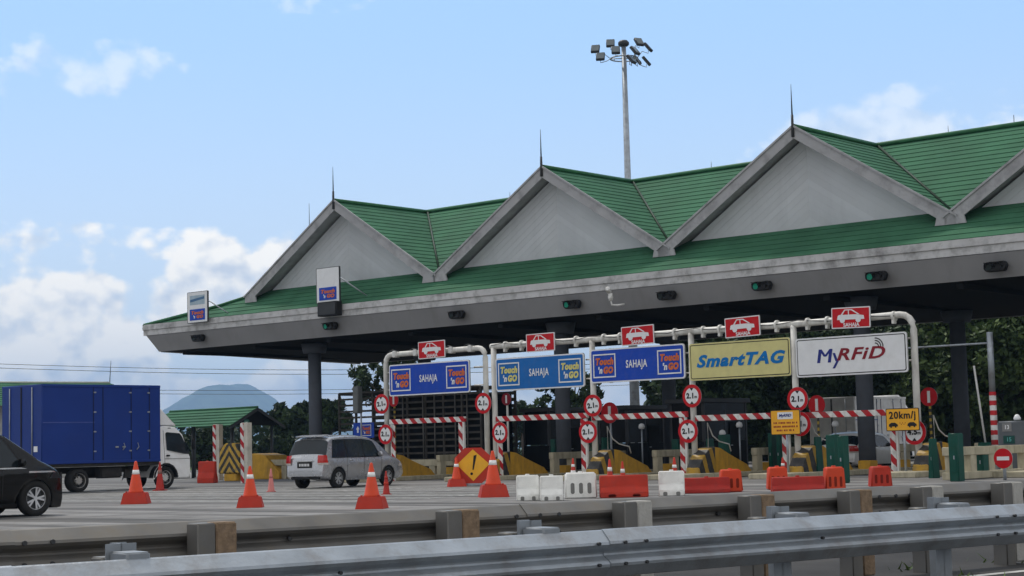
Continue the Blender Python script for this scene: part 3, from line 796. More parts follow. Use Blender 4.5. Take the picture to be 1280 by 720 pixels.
for rr in (.12, .2, .28):
    mb.tube([(.92+rr*math.cos(R_(a)), -.026, .22+rr*math.sin(R_(a))) for a in range(0, 91, 15)], .018, letter_blk, 4)
mb.build('wave_symbol', r)

# red car plates
def car_plate():
    r = thing('lane_type_sign', 'x', 'sign', (0,0,0), -A, 'red car signs above the boards')
    mb = MB(); plate(mb, 1.42, .68, .03, 0, .03, alu); plate(mb, 1.42, .68, .03, -.001, -.008, sign_white); plate(mb, 1.35, .61, .02, -.009, -.013, sign_red); mb.build('panel', r)
    mb = MB(); y = -.014
    mb.prism([(-.50,y,-.06),(-.47,y,.07),(-.42,y,.10),(.22,y,.10),(.48,y,.06),(.50,y,-.06)], (0,-.006,0), sign_white)
    mb.prism([(-.36,y,.10),(-.22,y,.27),(-.18,y,.27),(-.30,y,.10)], (0,-.006,0), sign_white)
    mb.prism([(-.22,y,.27),(.05,y,.27),(.05,y,.24),(-.22,y,.24)], (0,-.0065,0), sign_white)
    mb.prism([(.05,y,.27),(.33,y,.10),(.26,y,.10),(.01,y,.25)], (0,-.006,0), sign_white)
    mb.prism([(-.09,y,.24),(-.06,y,.24),(-.06,y,.10),(-.09,y,.10)], (0,-.0062,0), sign_white)
    for x in (-.30, .28): disc(mb, .095, y-.007, y-.012, sign_white, (x,-.07), 16)
    mb.build('car_symbol', r)
    text('SAHAJA', .17, sign_white, r, (.02,-.016,-.235), 1.0, .004)
    return r
cps = [(539.5,437,-47.2,'red car sign above the leftmost blue board'),(675.5,428,-41.65,'red car sign above the lighter blue board with yellow frames'),
 (797,419,-37.1,'red car sign above the deep blue board next to the yellow one'),(928,408.5,-32.7,'red car sign above the yellow board'),(1063.5,397,-28.5,'red car sign above the white board')]
c0 = None
for x, y, _, lab in cps:
    s, z = onT(x, y, GTY-.25)
    if c0 is None: c0 = car_plate(); o = c0
    else: o = dup(c0, (0,0,0))
    o['label'] = lab; o.location = W(s, GTY-.25, z); o.rotation_euler = (0, R_(1.3*math.sin(x)), -A+R_(2*math.cos(x)))

# round height limit signs
def limit_sign(txt_='2.1m'):
    r = thing('height_limit_sign', 'x', 'road sign', (0,0,0), -A, 'round red height limit signs')
    mb = MB(); disc(mb, .40, 0, .02, alu); disc(mb, .40, -.001, -.01, sign_red); disc(mb, .285, -.011, -.015, sign_white)
    mb.prism([(-.08,-.016,.28),(.08,-.016,.28),(0,-.016,.18)], (0,-.004,0), letter_blk); mb.prism([(-.08,-.016,-.28),(.08,-.016,-.28),(0,-.016,-.18)], (0,-.004,0), letter_blk)
    mb.build('panel', r)
    text(txt_[:-1], .25, letter_blk, r, (-.06,-.018,0), 1.0, .012); text('m', .15, letter_blk, r, (.17,-.018,-.03), 1.0, .004)
    mb = MB(); mb.box((0,.06,0), (.1,.08,.12), galv); mb.build('bracket', r)
    return r
lims = [(477,505,'upper round limit sign on the left post of the leftmost gantry'),(482,543,'lower round limit sign beside the silver car, at the left of the first striped bar'),
 (604,504,'round limit sign on the right post of the leftmost gantry'),(625,541,'round limit sign low on the striped post beside the orange warning board'),
 (741,507,'upper round limit sign below the gap between the two blue boards'),(735,540,'lower round limit sign on the striped stub second from left of the long gantry'),
 (865,495,'upper round limit sign below the left edge of the yellow board'),(860,539,'lower round limit sign under the left edge of the yellow board'),
 (997,499,'upper round limit sign below the gap between yellow and white boards'),(1000,530,'lower round limit sign half hidden behind the amber notice with white plate')]
l0 = None
for x, y, lab in lims:
    s, z = onT(x, y, GTY-.3)
    if l0 is None: l0 = limit_sign(); o = l0
    else: o = dup(l0, (0,0,0))
    o['label'] = lab; o.location = W(s, GTY-.3, z); o.rotation_euler = (0, R_(5*math.sin(x*3)), -A+R_(3*math.cos(x)))
l1 = limit_sign('4.5m'); s, z = onT(1143,540,GTY-.28); l1.location = W(s, GTY-.28, z); l1['label'] = 'rightmost round limit sign reading 4.5m, half behind the amber speed sign'

# striped height bars and their posts
def bar(sa, sb, z, label, both=True, T=GTY-.12, th=.20):
    r = thing('height_bar', label, 'height barrier', W((sa+sb)/2, T, 0), -A, 'red and white striped height bars')
    mb = MB(); L = sb-sa; mb.box((0,0,z), (L,.12,th), stripe_rw, bevel=.01); mb.build('beam', r)
    for q in ((-1, 1) if both else (1,)):
        mb = MB(); mb.box((q*(L/2-.1),.0,(z-.1)/2), (.10,.10,z-.1), white, bevel=.01); mb.box((q*(L/2-.22),-.052,(z-.12)/2-.0), (.20,.03,z-.12), stripe_rwp, bevel=.005); mb.build('striped_post', r)
    return r
bar(-49.7, -45.6, 2.36, 'red and white striped height bar across the leftmost lane behind the silver car')
bar(-44.0, -39.55, 2.31, 'red and white striped height bar under the lighter blue board')
bar(-39.35, -35.15, 2.22, 'red and white striped height bar under the deep blue board beside the yellow one', False)
bar(-34.8, -31.0, 2.06, 'red and white striped height bar under the yellow board', False)
bar(-30.6, -27.0, 2.03, 'red and white striped height bar under the white board', False)

# amber signs
def amber(x0, y0, x1, y1, label, T=GTY-.75):
    (sa, za), (sb, zb) = onT(x0, y0, T), onT(x1, y1, T); w = sb-sa; h = za-zb; zc = (za+zb)/2
    r = thing('amber_sign', label, 'sign', W((sa+sb)/2, T, 0), -A)
    mb = MB(); plate(mb, w, h, .04, 0, .02, alu, (0, zc)); plate(mb, w, h, .04, -.001, -.008, letter_blk, (0, zc)); plate(mb, w-.05, h-.05, .03, -.009, -.012, sign_amber, (0, zc)); mb.build('panel', r)
    mb = MB(); mb.cyl((0,.06,0), (0,.06,zc+h*.3), .04, galv, seg=10); mb.build('post', r)
    return r, w, h, zc
r, w, h, zc = amber(963, 513, 1001, 543, 'amber notice with small white plate and rows of dark print')
mb = MB(); plate(mb, w*.52, h*.28, .02, -.013, -.018, sign_white, (0, zc+h*.27)); mb.build('white_plate', r)
text('MyRFiD', h*.16, letter_navy, r, (0,-.024,zc+h*.27), 1.1, .003, .2)
rr = random.Random(3)
for row in range(3):
    mb = MB(); mb.box((0,-.0135,zc-h*(.02+.15*row)), (w*(.82 if row < 2 else .6),.002,h*.075), sign_amber)
    x = -w*.40+(.1*w if row == 2 else 0); zz = zc-h*(.02+.15*row)
    while x < w*(.40 if row < 2 else .28):
        ww = rr.uniform(.02,.05); mb.box((x+ww/2,-.015,zz), (ww,.004,h*.07), letter_dred); x += ww+.018+(.04 if rr.random() < .2 else 0)
    mb.build('printed_row', r)
r, w, h, zc = amber(1107, 511, 1150, 538, 'amber speed sign reading 20km/j with two small car symbols')
text('20km/j', h*.44, letter_blk, r, (0,-.018,zc+h*.18), .98, .008)
mb = MB()
for q in (-1, 1):
    cx = q*w*.28; z0_ = zc-h*.24
    mb.prism([(cx-.16,-.013,z0_-.04),(cx-.15,-.013,z0_+.03),(cx-.07,-.013,z0_+.08),(cx+.06,-.013,z0_+.08),(cx+.15,-.013,z0_+.02),(cx+.16,-.013,z0_-.04)], (0,-.005,0), letter_blk)
    for e in (-.08, .08): disc(mb, .03, -.019, -.022, letter_blk, (cx+e, z0_-.05), 10)
for k in range(5): mb.box((-.09+k*.045,-.015,zc-h*.15-.04*(k%2)), (.022,.004,.03), letter_dred)
mb.build('car_symbols', r)

# ------------------------------------------------------------------ toll islands
def island(s, label, nose=True, parapet=True, t0=47.9, t1=66):
    r = thing('toll_island', label, 'traffic island', W(s, t0, 0), -A, 'toll islands between the lanes')
    mb = MB(); mb.box((0,(t1-t0)/2,.09), (1.5,t1-t0,.18), beige, bevel=.02); mb.build('kerb_base', r)
    if nose:
        mb = MB(); pr = [(-.27,-1.1,.0),(-.27,-1.02,.35),(-.27,-.75,.72),(-.27,-.35,1.0),(-.27,.0,1.08)]
        pr2 = pr+[(-.27,0,0)]
        mb.prism([Vector(p) for p in pr2], (.54,0,0), stripe_yb, bevel=.02); mb.build('striped_nose', r, (.1,2.55,.0))
        mb = MB(); mb.prism([(-.26,0,0),(-.26,0,1.06),(-.26,.35,1.02),(-.26,.9,.80),(-.26,2.0,.42),(-.26,2.35,.10),(-.26,2.4,0)], (.52,0,0), yellow_p, bevel=.02); mb.build('yellow_ramp', r, (.1,2.56,.0))
    if parapet:
        mb = MB(); a, b = (8.3 if abs(s+30.7) < .1 else 5.0), 9.9+(2 if abs(s+30.7) < .1 else 0)
        mb.box((.35,(a+b)/2,.86), (.24,b-a,.26), beige, bevel=.015)
        y = a+.2
        while y < b: mb.box((.35,y,.44), (.22,.34,.60), beige, bevel=.01); y += 1.05
        mb.build('parapet', r)
        mb = MB()
        mb.box((.3,5.9,.3), (.5,.5,.34), yellow_p, bevel=.02); mb.build('yellow_kerb_block', r); mb = MB(); mb.box((.3,8.3,.3), (.5,.4,.3), yellow_p, bevel=.02); mb.build('yellow_kerb_block', r)
    return r
il = ['toll island of the leftmost lane behind the silver car','toll island at the right foot of the leftmost gantry, behind the orange warning board','toll island under the gap between the two blue boards','toll island under the gap between blue and yellow boards','toll island under the gap between yellow and white boards','toll island at the bent right end of the long gantry','toll island with striped mast at the right edge']
for s, lab in zip((-50.3, -44.2, -39.2, -34.8, -30.7, -26.2), il): island(s, lab)
r = island(-21.8, il[6], False, False, 47, 66)
mb = MB(); mb.box((-.9,4.0,.80), (.25,13,.24), beige, bevel=.015)
for k in range(12): mb.box((-.9,-2.2+k*1.15,.44), (.22,.36,.52), beige, bevel=.01)
mb.box((-.9,4.0,.12), (.3,13,.2), beige, bevel=.01); mb.build('parapet', r)

# toll booths (dark cabins)
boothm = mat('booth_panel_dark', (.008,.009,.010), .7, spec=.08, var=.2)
def booth(s, t, w, d, h, label):
    r = thing('toll_booth', label, 'toll booth', W(s, t, 0), -A, 'dark toll booths under the canopy')
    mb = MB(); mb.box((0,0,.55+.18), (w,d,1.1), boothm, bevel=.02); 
    for x in (-w/2+.05, w/2-.05):
        for y in (-d/2+.05, d/2-.05): mb.box((x,y,h/2+.1), (.1,.1,h-.2), steel_d)
    mb.build('cabin', r)
    mb = MB(); mb.box((0,0,h), (w+.25,d+.25,.18), steel_d, bevel=.02); mb.build('roof', r)
    for y, nm in ((-d/2+.03, 'window'), (d/2-.03, 'window')):
        mb = MB(); mb.box((0,y,(h+1.28)/2-.02), (w-.2,.03,h-1.38), glass_d); mb.build(nm, r)
    for x in (-w/2+.03, w/2-.03):
        mb = MB(); mb.box((x,0,(h+1.28)/2-.02), (.03,d-.2,h-1.38), glass_d); mb.box((x*1.0,0,(h+1.28)/2), (.04,.05,h-1.38), steel_d); mb.build('window', r)
    mb = MB(); mb.box((w/2+.012,d*.2,1.1), (.02,.75,1.85), boothm, bevel=.005); mb.box((w/2+.035,d*.2-.28,1.1), (.03,.12,.03), galv); mb.build('door', r)
    return r
booth(-44.4, 58.9, 1.5, 2.6, 2.75, 'dark toll booth beneath the lighter blue board, left of a grey column')
booth(-39.3, 57.2, 1.6, 3.0, 2.85, 'dark toll booth beneath the deep blue board next to the yellow one')
booth(-49.9, 60.5, 1.5, 2.6, 2.85, 'dark toll booth between the leftmost gantry and the long gantry')
booth(-16.8, 57.2, 1.5, 2.6, 2.7, 'toll booth past the right end of the gantry')
booth(-26.4, 63.2, 1.5, 2.4, 2.2, 'low dark booth in the deep shade behind the amber speed sign')

# lane equipment, green cabinets
def cabinet(x, ytop, ybot, wpx, label, style=0):
    p = G(x, ybot+2); h = (ybot-ytop)*scale_at(p)+.15; w = wpx*scale_at(p)*.72
    s, t = ST(p)
    r = thing('lane_cabinet', label, 'roadside cabinet', (p.x, p.y, 0), -A, 'green lane equipment cabinets')
    mb = MB()
    if style: mb.prism([(-w/2,-.2,0),(w/2,-.2,0),(w*.15,-.2,h),(-w*.15,-.2,h)], (0,.4,0), green_m, bevel=.015)
    else: mb.box((0,0,h/2), (w,.35,h), green_m, bevel=.02)
    mb.build('cabinet_body', r)
    mb = MB(); mb.box((0,-.185-(.02 if style else 0),h*.45), (w*.6 if not style else w*.3,.012,h*.5), green_m, bevel=.004); mb.box((w*.1,-.2,h*.5), (.03,.02,.1), galv); mb.build('door', r)
cabinet(907, 547, 594, 15, 'narrow green cabinet under the yellow board, left of the amber notice')
cabinet(889, 552, 594, 11, 'tapered green cabinet just right of the island between blue and yellow boards', 1)
cabinet(967, 545, 592, 8, 'left one of two slim green cabinets behind the amber notice')
cabinet(977, 545, 592, 7, 'right one of two slim green cabinets behind the amber notice')
cabinet(1043, 548, 598, 17, 'wide green cabinet in front of the white hatchback')
cabinet(1056, 550, 602, 10, 'green cabinet leaning tight against the right side of the wide one before the white hatchback')
cabinet(1024, 550, 594, 10, 'dim green cabinet left of the white hatchback', 1)
cabinet(1197, 547, 600, 18, 'tall green cabinet right of the rightmost gantry post', 0)
cabinet(1168, 553, 596, 11, 'tapered green cabinet between the rightmost island and the tall green one', 1)
cabinet(758, 550, 594, 11, 'tapered green cabinet in front of the dark booth under the deep blue board', 1)
cabinet(695, 552, 594, 10, 'green cabinet beside the grey column under the lighter blue board')
cabinet(848, 552, 592, 14, 'green cabinet in the shade left of the yellow board')
cabinet(1229, 562, 596, 14, 'small green barrier cabinet at the foot of the raised barrier arm')

# poles with red discs
def disc_pole(x, y, r_, T, polem, label, bar_v=True, base=None, rm=sign_red):
    s, z = onT(x, y, T)
    r = thing('no_entry_sign', label, 'road sign', W(s, T, 0), -A, 'red discs with a white bar')
    mb = MB(); disc(mb, r_, 0, .02, alu, (0,z)); disc(mb, r_, -.001, -.01, rm, (0,z))
    mb.box((0,-.013,z), (.10*r_/.3,.006,r_*1.25) if bar_v else (r_*1.3,.006,r_*.38), sign_white); mb.build('panel', r)
    mb = MB(); mb.cyl((0,.05,0), (0,.05,z+.1), .045, polem, seg=10); mb.build('pole', r)
disc_pole(1161, 496, .33, 56, stripe_ypole, 'red disc with upright white bar on striped thin pole, right of the gantry')
disc_pole(1021, 506, .34, 54, stripe_ypole, 'red disc with upright bar half behind the striped bar under the white board')
disc_pole(762, 516, .42, 55.5, galv, 'red disc with upright bar behind the striped bar, left of the dark booth')
disc_pole(633, 499, .25, 53, pipe_w, 'small dark red disc on thin post just below the lighter blue board', rm=letter_dred)
disc_pole(1254, 573, .27, 44.5, galv, 'low no entry disc with flat white bar at the foot of the striped mast', False)
disc_pole(492, 500, .3, 55.5, stripe_ypole, 'red disc mostly hidden behind the left post of the leftmost gantry')

# striped mast right, with arm
s, z = onT(1237, 415, 52); zt = z
r = thing('striped_mast', 'grey mast with red and white banded lower half near the right edge', 'mast', W(onT(1244, 560, 52)[0], 52, 0), -A)
mb = MB(); mb.cyl((0,0,2.6), (0,0,zt), .10, galv, seg=14); mb.build('upper_tube', r); mb = MB(); mb.cyl((0,0,0), (0,0,2.6), .11, stripe_pole, seg=14); mb.build('banded_tube', r)
mb = MB(); mb.cyl((.1,0,zt-.35), (-4.6,0,zt-.35), .035, galv, seg=8); mb.build('cross_arm', r)
s, z = onT(1232, 550, 53); r = thing('barrier_arm', 'thin white raised barrier arm left of the striped mast', 'boom barrier', W(s, 53, 0), -A)
mb = MB(); mb.cyl((0,0,.9), (-.28,0,3.5), .035, white, seg=8); mb.build('arm', r); mb = MB(); mb.box((0,0,.5), (.4,.35,1.0), green_m, bevel=.02); mb.build('drive_box', r)
# payment terminal at right edge
s, z = onT(1268, 532, 50); r = thing('payment_terminal', 'grey upright terminal with two small dark displays at the right edge', 'terminal', W(s, 50, 0), -A)
mb = MB(); mb.box((0,0,.82), (.85,.6,1.64), mat('terminal_grey', (.10,.11,.12), .5), bevel=.04); mb.build('casing', r)
mb = MB(); mb.box((-.1,-.308,1.45), (.3,.014,.25), mat('display_grey', (.2,.2,.2), .3)); mb.build('display', r); text('13', .17, sign_white, r, (-.1,-.318,1.45), 1, .003)
mb = MB(); mb.box((-.05,-.308,1.08), (.36,.014,.24), mat('display_green', (.01,.06,.05), .3)); mb.build('display', r); text('15', .17, mat('letter_teal', (.1,.35,.33), .5), r, (-.05,-.318,1.08), 1, .003)
mb = MB(); mb.lathe([(.10,0),(.11,.06),(.06,.16),(.01,.18)], sign_white, 12, (.1,0,1.66)); mb.build('dome', r)
# small camera poles
for x, y, lab in ((903,541,'short white-topped camera pole above the narrow green cabinet'),(924,531,'thin camera pole between the yellow board posts in deep shade'),(1044,530,'white dome camera on thin pole above the wide green cabinet'),(802,533,'thin camera pole right of the dark booth under the deep blue board')):
    s, z = onT(x, y, 55.5); r = thing('camera_pole', lab, 'camera', W(s, 55.5, 0), -A, 'small camera poles on the islands')
    mb = MB(); mb.cyl((0,0,0), (0,0,z), .03, galv, seg=8); mb.build('pole', r); mb = MB(); mb.lathe([(.10,0),(.13,.08),(.1,.18),(.02,.22)], sign_white, 12, (0,0,z-.1)); mb.build('camera_head', r)
# handrails on the islands (white)
for s, lab in ((-39.2,'white curved grab rail on the island between the two blue boards'),(-34.8,'white curved grab rail on the island left of the yellow board'),(-30.7,'white curved grab rail on the island left of the white board'),(-26.2,'white curved grab rail on the island at the end of the gantry')):
    r = thing('grab_rail', lab, 'handrail', W(s+.15, 50.35, 0), -A, 'curved grab rails on the islands')
    mb = MB(); mb.tube([(0,0,1.0),(0,.0,1.9),(.03,.25,1.45),(.06,.6,1.25),(.06,1.2,1.15),(.06,1.3,.9)], .022, white, 8); mb.build('rail_tube', r)

# lattice cage behind the first gantry
cage_m = mat('cage_bars', (.075,.068,.06), .7, var=.3, dirt=.4)
(sa, za) = onT(424, 490, 57); (sb, zb) = onT(601, 497, 57)
r = thing('lattice_cage', 'tall dark lattice cage of rails and thin pipes behind the leftmost gantry', 'steel cage', W(sa, 57, 0), -A)
w = sb-sa; h = 3.95
mb = MB()
for k in range(13): mb.box((w/2,0,.5+k*(h-.5)/12), (w,.07,.09), cage_m)
for k in range(9): mb.box((k*w/8,0,h/2), (.09,.09,h), cage_m)
mb.build('front_rails', r)
mb = MB()
for k in range(13): mb.box((w/2,2.3,.5+k*(h-.5)/12), (w,.07,.16), cage_m)
for k in range(9): mb.box((k*w/8,2.3,h/2), (.09,.09,h), cage_m)
for k in range(9): mb.box((k*w/8,1.15,h-.05), (.08,2.3,.08), cage_m)
mb.build('rear_rails', r)
mb = MB()
for f in (.48, .62, .70, .84, .92): mb.cyl((w*f,-.12,.4), (w*f,-.12,h-.1), .035, galv_old, seg=8)
mb.build('upright_pipes', r)
mb = MB(); mb.box((w*.66,1.2,1.95), (w*.66,2.0,3.3), boothm, bevel=.03); mb.box((w*.2,1.2,1.3), (w*.26,2.0,2.1), boothm, bevel=.03); mb.build('dark_backing', r)  # dark boxes added behind the bars so the cage reads dark
# blue lane board low behind the silver car
(sa, za) = onT(442, 529, 55); (sb, zb) = onT(468, 547, 55)
r = thing('low_blue_sign', 'small blue sign with white arrow behind the roof of the silver car', 'sign', W((sa+sb)/2, 55, 0), -A)
mb = MB(); plate(mb, sb-sa, za-zb, .03, 0, -.02, sign_blue, (0,(za+zb)/2)); mb.prism([(-.42,-.022,(za+zb)/2-.1),(-.32,-.022,(za+zb)/2-.1),(-.32,-.022,(za+zb)/2+.05),(-.26,-.022,(za+zb)/2+.05),(-.37,-.022,(za+zb)/2+.2),(-.48,-.022,(za+zb)/2+.05),(-.42,-.022,(za+zb)/2+.05)], (0,-.004,0), sign_white); mb.build('panel', r)
logo(r, .18, (za+zb)/2, .62, .5, -.022, letter_org, True)
mb = MB(); mb.cyl((0,.03,0), (0,.03,za), .04, galv, seg=8); mb.build('post', r)
# grey speaker-like box on a pole left of gantry 1
(s, z) = onT(449, 497, 54); r = thing('pole_box', 'grey box on a thin pole against the sky, left of the leftmost gantry', 'pole', W(s, 54, 0), -A)
mb = MB(); mb.cyl((.1,0,0), (.1,0,z+.2), .04, galv, seg=8); mb.build('pole', r); mb = MB(); mb.box((0,-.1,z-.1), (.35,.3,1.2), mat('dull_grey_box', (.14,.15,.15), .6), bevel=.03); mb.build('box_housing', r)

# ------------------------------------------------------------------ small booth roof at left
Z7 = 60.5
(sl_, zl) = onT(212, 533, Z7); (sr_, zr_) = onT(300, 531, Z7)
r = thing('side_shelter', 'small green ribbed gable shelter beside the white truck cab', 'shelter', W(-68.5, 60, 0), -A)
pA = onT(322, 529, 60.0); pB = onT(290, 531, 60.0)
# ridge runs along the canopy direction; its open end faces right
zt_ = onT(308, 510, 61.8)[1]; ze_ = onT(290, 532, 60)[1]
e0 = onT(288, 532, 60)[0]; L_ = 7.5
mb = MB(); x1_ = e0+68.5; x0_ = x1_-L_
roof_rows(mb, [Vector((x0_,0,ze_)), Vector((x1_,0,ze_)), Vector((x1_+.0,1.9,zt_)), Vector((x0_,1.9,zt_))], tile, .16, .04)
roof_rows(mb, [Vector((x0_,3.8,ze_)), Vector((x1_,3.8,ze_)), Vector((x1_+.0,1.9,zt_)), Vector((x0_,1.9,zt_))], tile, .16, .04)
mb.tube([(x0_,1.9,zt_+.04),(x1_,1.9,zt_+.04)], .05, ridgem, 6); mb.build('roof', r)
mb = MB(); mb.prism([(x1_-.15,.2,ze_),(x1_-.15,3.6,ze_),(x1_-.15,1.9,zt_-.12)], (.06,0,0), boothm)
for y0, y1 in ((0,1.9),(3.8,1.9)): slab(mb, Vector((x1_,y0,ze_-.02)), Vector((x1_,y1,zt_-.02)), Vector((x1_,y1,zt_-.18)), Vector((x1_,y0,ze_-.18)), .04, steel_d)
mb.build('gable_end', r)
for x in (x0_+.4, (x0_+x1_)/2, x1_-.5):
    for y in (.5, 3.3):
        mb = MB(); mb.cyl((x,y,0), (x,y,ze_+.2), .08, steel_d, seg=10); mb.build('post', r)
# striped boards, lane number plate and chevron nose in front
def stripe_board(x, ytop, ybot, wpx, label):
    p = G(x, ybot); h = (ybot-ytop)*scale_at(p); w = wpx*scale_at(p)
    r = thing('striped_board', label, 'marker board', (p.x, p.y, 0), -A, 'red and white boards beside the shelter')
    mb = MB(); mb.box((w*.1,.0,h/2), (w*1.0,.25,h), mat('cream_board', (.55,.52,.45), .6, dirt=.3), bevel=.01); mb.build('board', r)
    mb = MB(); mb.box((-w*.2,-.14,h/2), (w*.5,.02,h*.98), stripe_rwp); mb.build('striped_face', r)
stripe_board(272.5, 531, 600, 11, 'left red and white striped board at the chevron block')
stripe_board(308, 529, 604.5, 12, 'right red and white striped board at the chevron block')
p = G(293, 601.5); sc_ = scale_at(p)
r = thing('chevron_crash_block', 'black and yellow chevron block on the island below the green shelter', 'crash cushion', (p.x, p.y, 0), -A)
mb = MB(); w = 45*sc_
mb.prism([(-w/2,0,.35),(w/2,0,.35),(w*.40,0,1.55),(w*.2,0,1.75),(-w*.2,0,1.75),(-w*.42,0,1.5)], (0,.6,0), stripe_ch, bevel=.05); mb.build('chevron_face', r, (-.35,0,0))
mb = MB(); mb.box((0,.3,.18), (w*.55,.5,.36), yellow_p, bevel=.03); mb.build('foot', r, (-.35,0,0))
p = G(283, 601)+N*2.2
r = thing('side_island', 'yellow painted island block with sloped end behind the chevron block', 'traffic island', (p.x, p.y, 0), -A)
mb = MB(); mb.prism([(-1.8,0,0),(1.25,0,0),(1.25,0,.35),(.9,0,.6),(.2,0,1.15),(-.6,0,1.25),(-1.8,0,1.1)], (0,1.4,0), yellow_p, bevel=.03); mb.build('yellow_block', r)
mb = MB(); mb.box((0,5,.8), (.25,7,.25), beige, bevel=.02)
for k in range(5): mb.box((0,1.8+k*1.6,.4), (.22,.36,.6), beige, bevel=.01)
mb.build('parapet', r)
p = G(291, 601)+N*.9; r = thing('lane_number_sign', 'small green lane sign with a white 7 in front of the shelter', 'sign', (p.x, p.y, 0), -A)
zc = EYE+(567-539)*scale_at(p)
mb = MB(); mb.cyl((.02,.05,0), (.02,.05,zc), .07, white, seg=10); mb.build('post', r)
mb = MB(); plate(mb, .42, .48, .03, 0, -.02, green_m, (0,zc)); plate(mb, .40, .34, .12, 0, -.02, green_m, (0,zc+.42)); mb.build('panel', r)
text('7', .38, sign_white, r, (0,-.026,zc), 1.1, .004, .15); text('=', .3, mat('letter_pale', (.4,.5,.45), .5), r, (0,-.026,zc+.42), 1, .004)

def low_rail(x0, x1, y, T, label):
    (sa, z0_), (sb, z1_) = onT(x0, y, T), onT(x1, y, T); w = sb-sa
    r = thing('concrete_rail', label, 'concrete barrier', W((sa+sb)/2, T, 0), -A, 'beige concrete rails on the plaza')
    mb = MB(); mb.box((0,0,z0_-.14), (w,.26,.28), beige, bevel=.015); mb.build('top_beam', r)
    n_ = max(2, int(w/1.3))
    for k in range(n_):
        mb = MB(); mb.box((-w/2+.3+k*(w-.6)/(n_-1),0,(z0_-.28)/2), (.34,.22,z0_-.28), beige, bevel=.01); mb.build('support', r)
low_rail(323, 362, 575, 56, 'beige concrete rail between the yellow block and the silver car')
low_rail(500, 585, 575, 54, 'beige concrete rail between the silver car and the orange warning board')

# ------------------------------------------------------------------ cones and barriers
def cone_mesh(h, base, m, m2, band=True, skirt=True):
    hb = .27*h if skirt else .04*h
    mb = MB()
    if skirt:
        b0, b1 = .31*h, .25*h
        mb.prism([(-b0,-b0,0),(b0,-b0,0),(b0,b0,0),(-b0,b0,0)], (0,0,.02), m2)
        v = [mb.bm.verts.new(p) for p in [(-b0,-b0,.02),(b0,-b0,.02),(b0,b0,.02),(-b0,b0,.02),(-b1,-b1,hb),(b1,-b1,hb),(b1,b1,hb),(-b1,b1,hb)]]
        fs = [mb.bm.faces.new([v[i] for i in q]) for q in ((0,1,5,4),(1,2,6,5),(2,3,7,6),(3,0,4,7),(4,5,6,7))]; mb._fin(fs, m2)
        bmesh.ops.bevel(mb.bm, geom=list({e for f in fs for e in f.edges}), offset=.015, segments=2, affect='EDGES', clamp_overlap=True)
        for q in (-1, 1): mb.box((q*b1*.75,-b1*.8,hb+.015), (.05,.05,.04), m2, bevel=.01)
    else:
        b = .2*h; mb.box((0,0,hb/2), (2*b,2*b,hb), m2, bevel=.008)
    return mb, hb
def cone(x, ytop, ybot, label, m=orange, m2=orange2, skirt=True, bands=1, name='traffic_cone', bm_=None, z0=0.0, base=None):
    p = base if base is not None else G(x, ybot); sc_ = scale_at(p); h = (ybot-ytop)*sc_
    r = thing(name, label, 'traffic cone', (p.x, p.y, z0), R_(-12+(x*7) % 25), 'traffic cones on the plaza')
    mb, hb = cone_mesh(h, 0, m, m2, skirt=skirt); mb.build('base', r)
    mb = MB(); rb = .175*h if skirt else .15*h; rt = .028*h; hc = h-hb
    def rad(z): return rb+(rt-rb)*((z-hb)/hc)
    prof = [(rad(hb)*1.12, hb, m), (rad(hb+.03*h), hb+.03*h, m)]
    mb.lathe([(rad(hb)*1.15, hb), (rad(hb+.03*h), hb+.03*h), (rad(h*.985), h*.985), (rt*.6, h)], m, 20); cn = mb.build('cone_body', r)
    zb = [(.58,.72)] if bands == 1 else [(.40,.52),(.66,.76)]
    for a, b in zb:
        mb = MB(); mb.lathe([(rad(hb+(h-hb)*a*1.0)+.004, hb+(h-hb)*a), (rad(hb+(h-hb)*b)+.004, hb+(h-hb)*b)], bm_ or refl, 20); mb.build('reflective_band', cn)
    return r
cone(170, 577, 630, 'leftmost tall orange cone on a weighted base, in front of the blue truck')
cone(313, 583, 634.5, 'tall orange cone on a weighted base below the chevron block')
cone(465, 579, 636, 'tall orange cone on a weighted base in front of the silver car door')
cone(617, 564, 621.5, 'tall orange cone in front of the orange warning board')
cone(571, 573, 608.5, 'orange cone just left of the orange warning board, behind the row')
cone(339, 586, 615, 'faded pink cone without weight between chevron block and silver car', faded, faded, False, 1, bm_=faded)
cone(200, 578, 613.5, 'dark red dirty cone beside the truck front wheel', red_pl, red_pl, False, 1, bm_=mat('dirty_band', (.25,.12,.1), .7))
cone(483, 589, 618.5, 'short dark red cone by the front wheel of the silver car', red_pl, red_pl, False, 2, bm_=orange2)
# ones standing behind the plastic barriers
cone(717, 573, 606, 'cone peeking up behind the slotted white barrier', orange2, orange2, False, 2)
cone(763, 574, 612, 'left of two banded cones behind the broad orange-red barrier', orange2, orange2, False, 1)
cone(779, 577, 612, 'right of two banded cones behind the broad orange-red barrier', orange2, orange2, False, 1)
cone(844, 572, 612, 'banded cone behind the single white block barrier', orange2, orange2, False, 2)
cone(979.5, 572, 604, 'small cone with pale top behind the left orange barrier of the right cluster', orange2, orange2, False, 2)

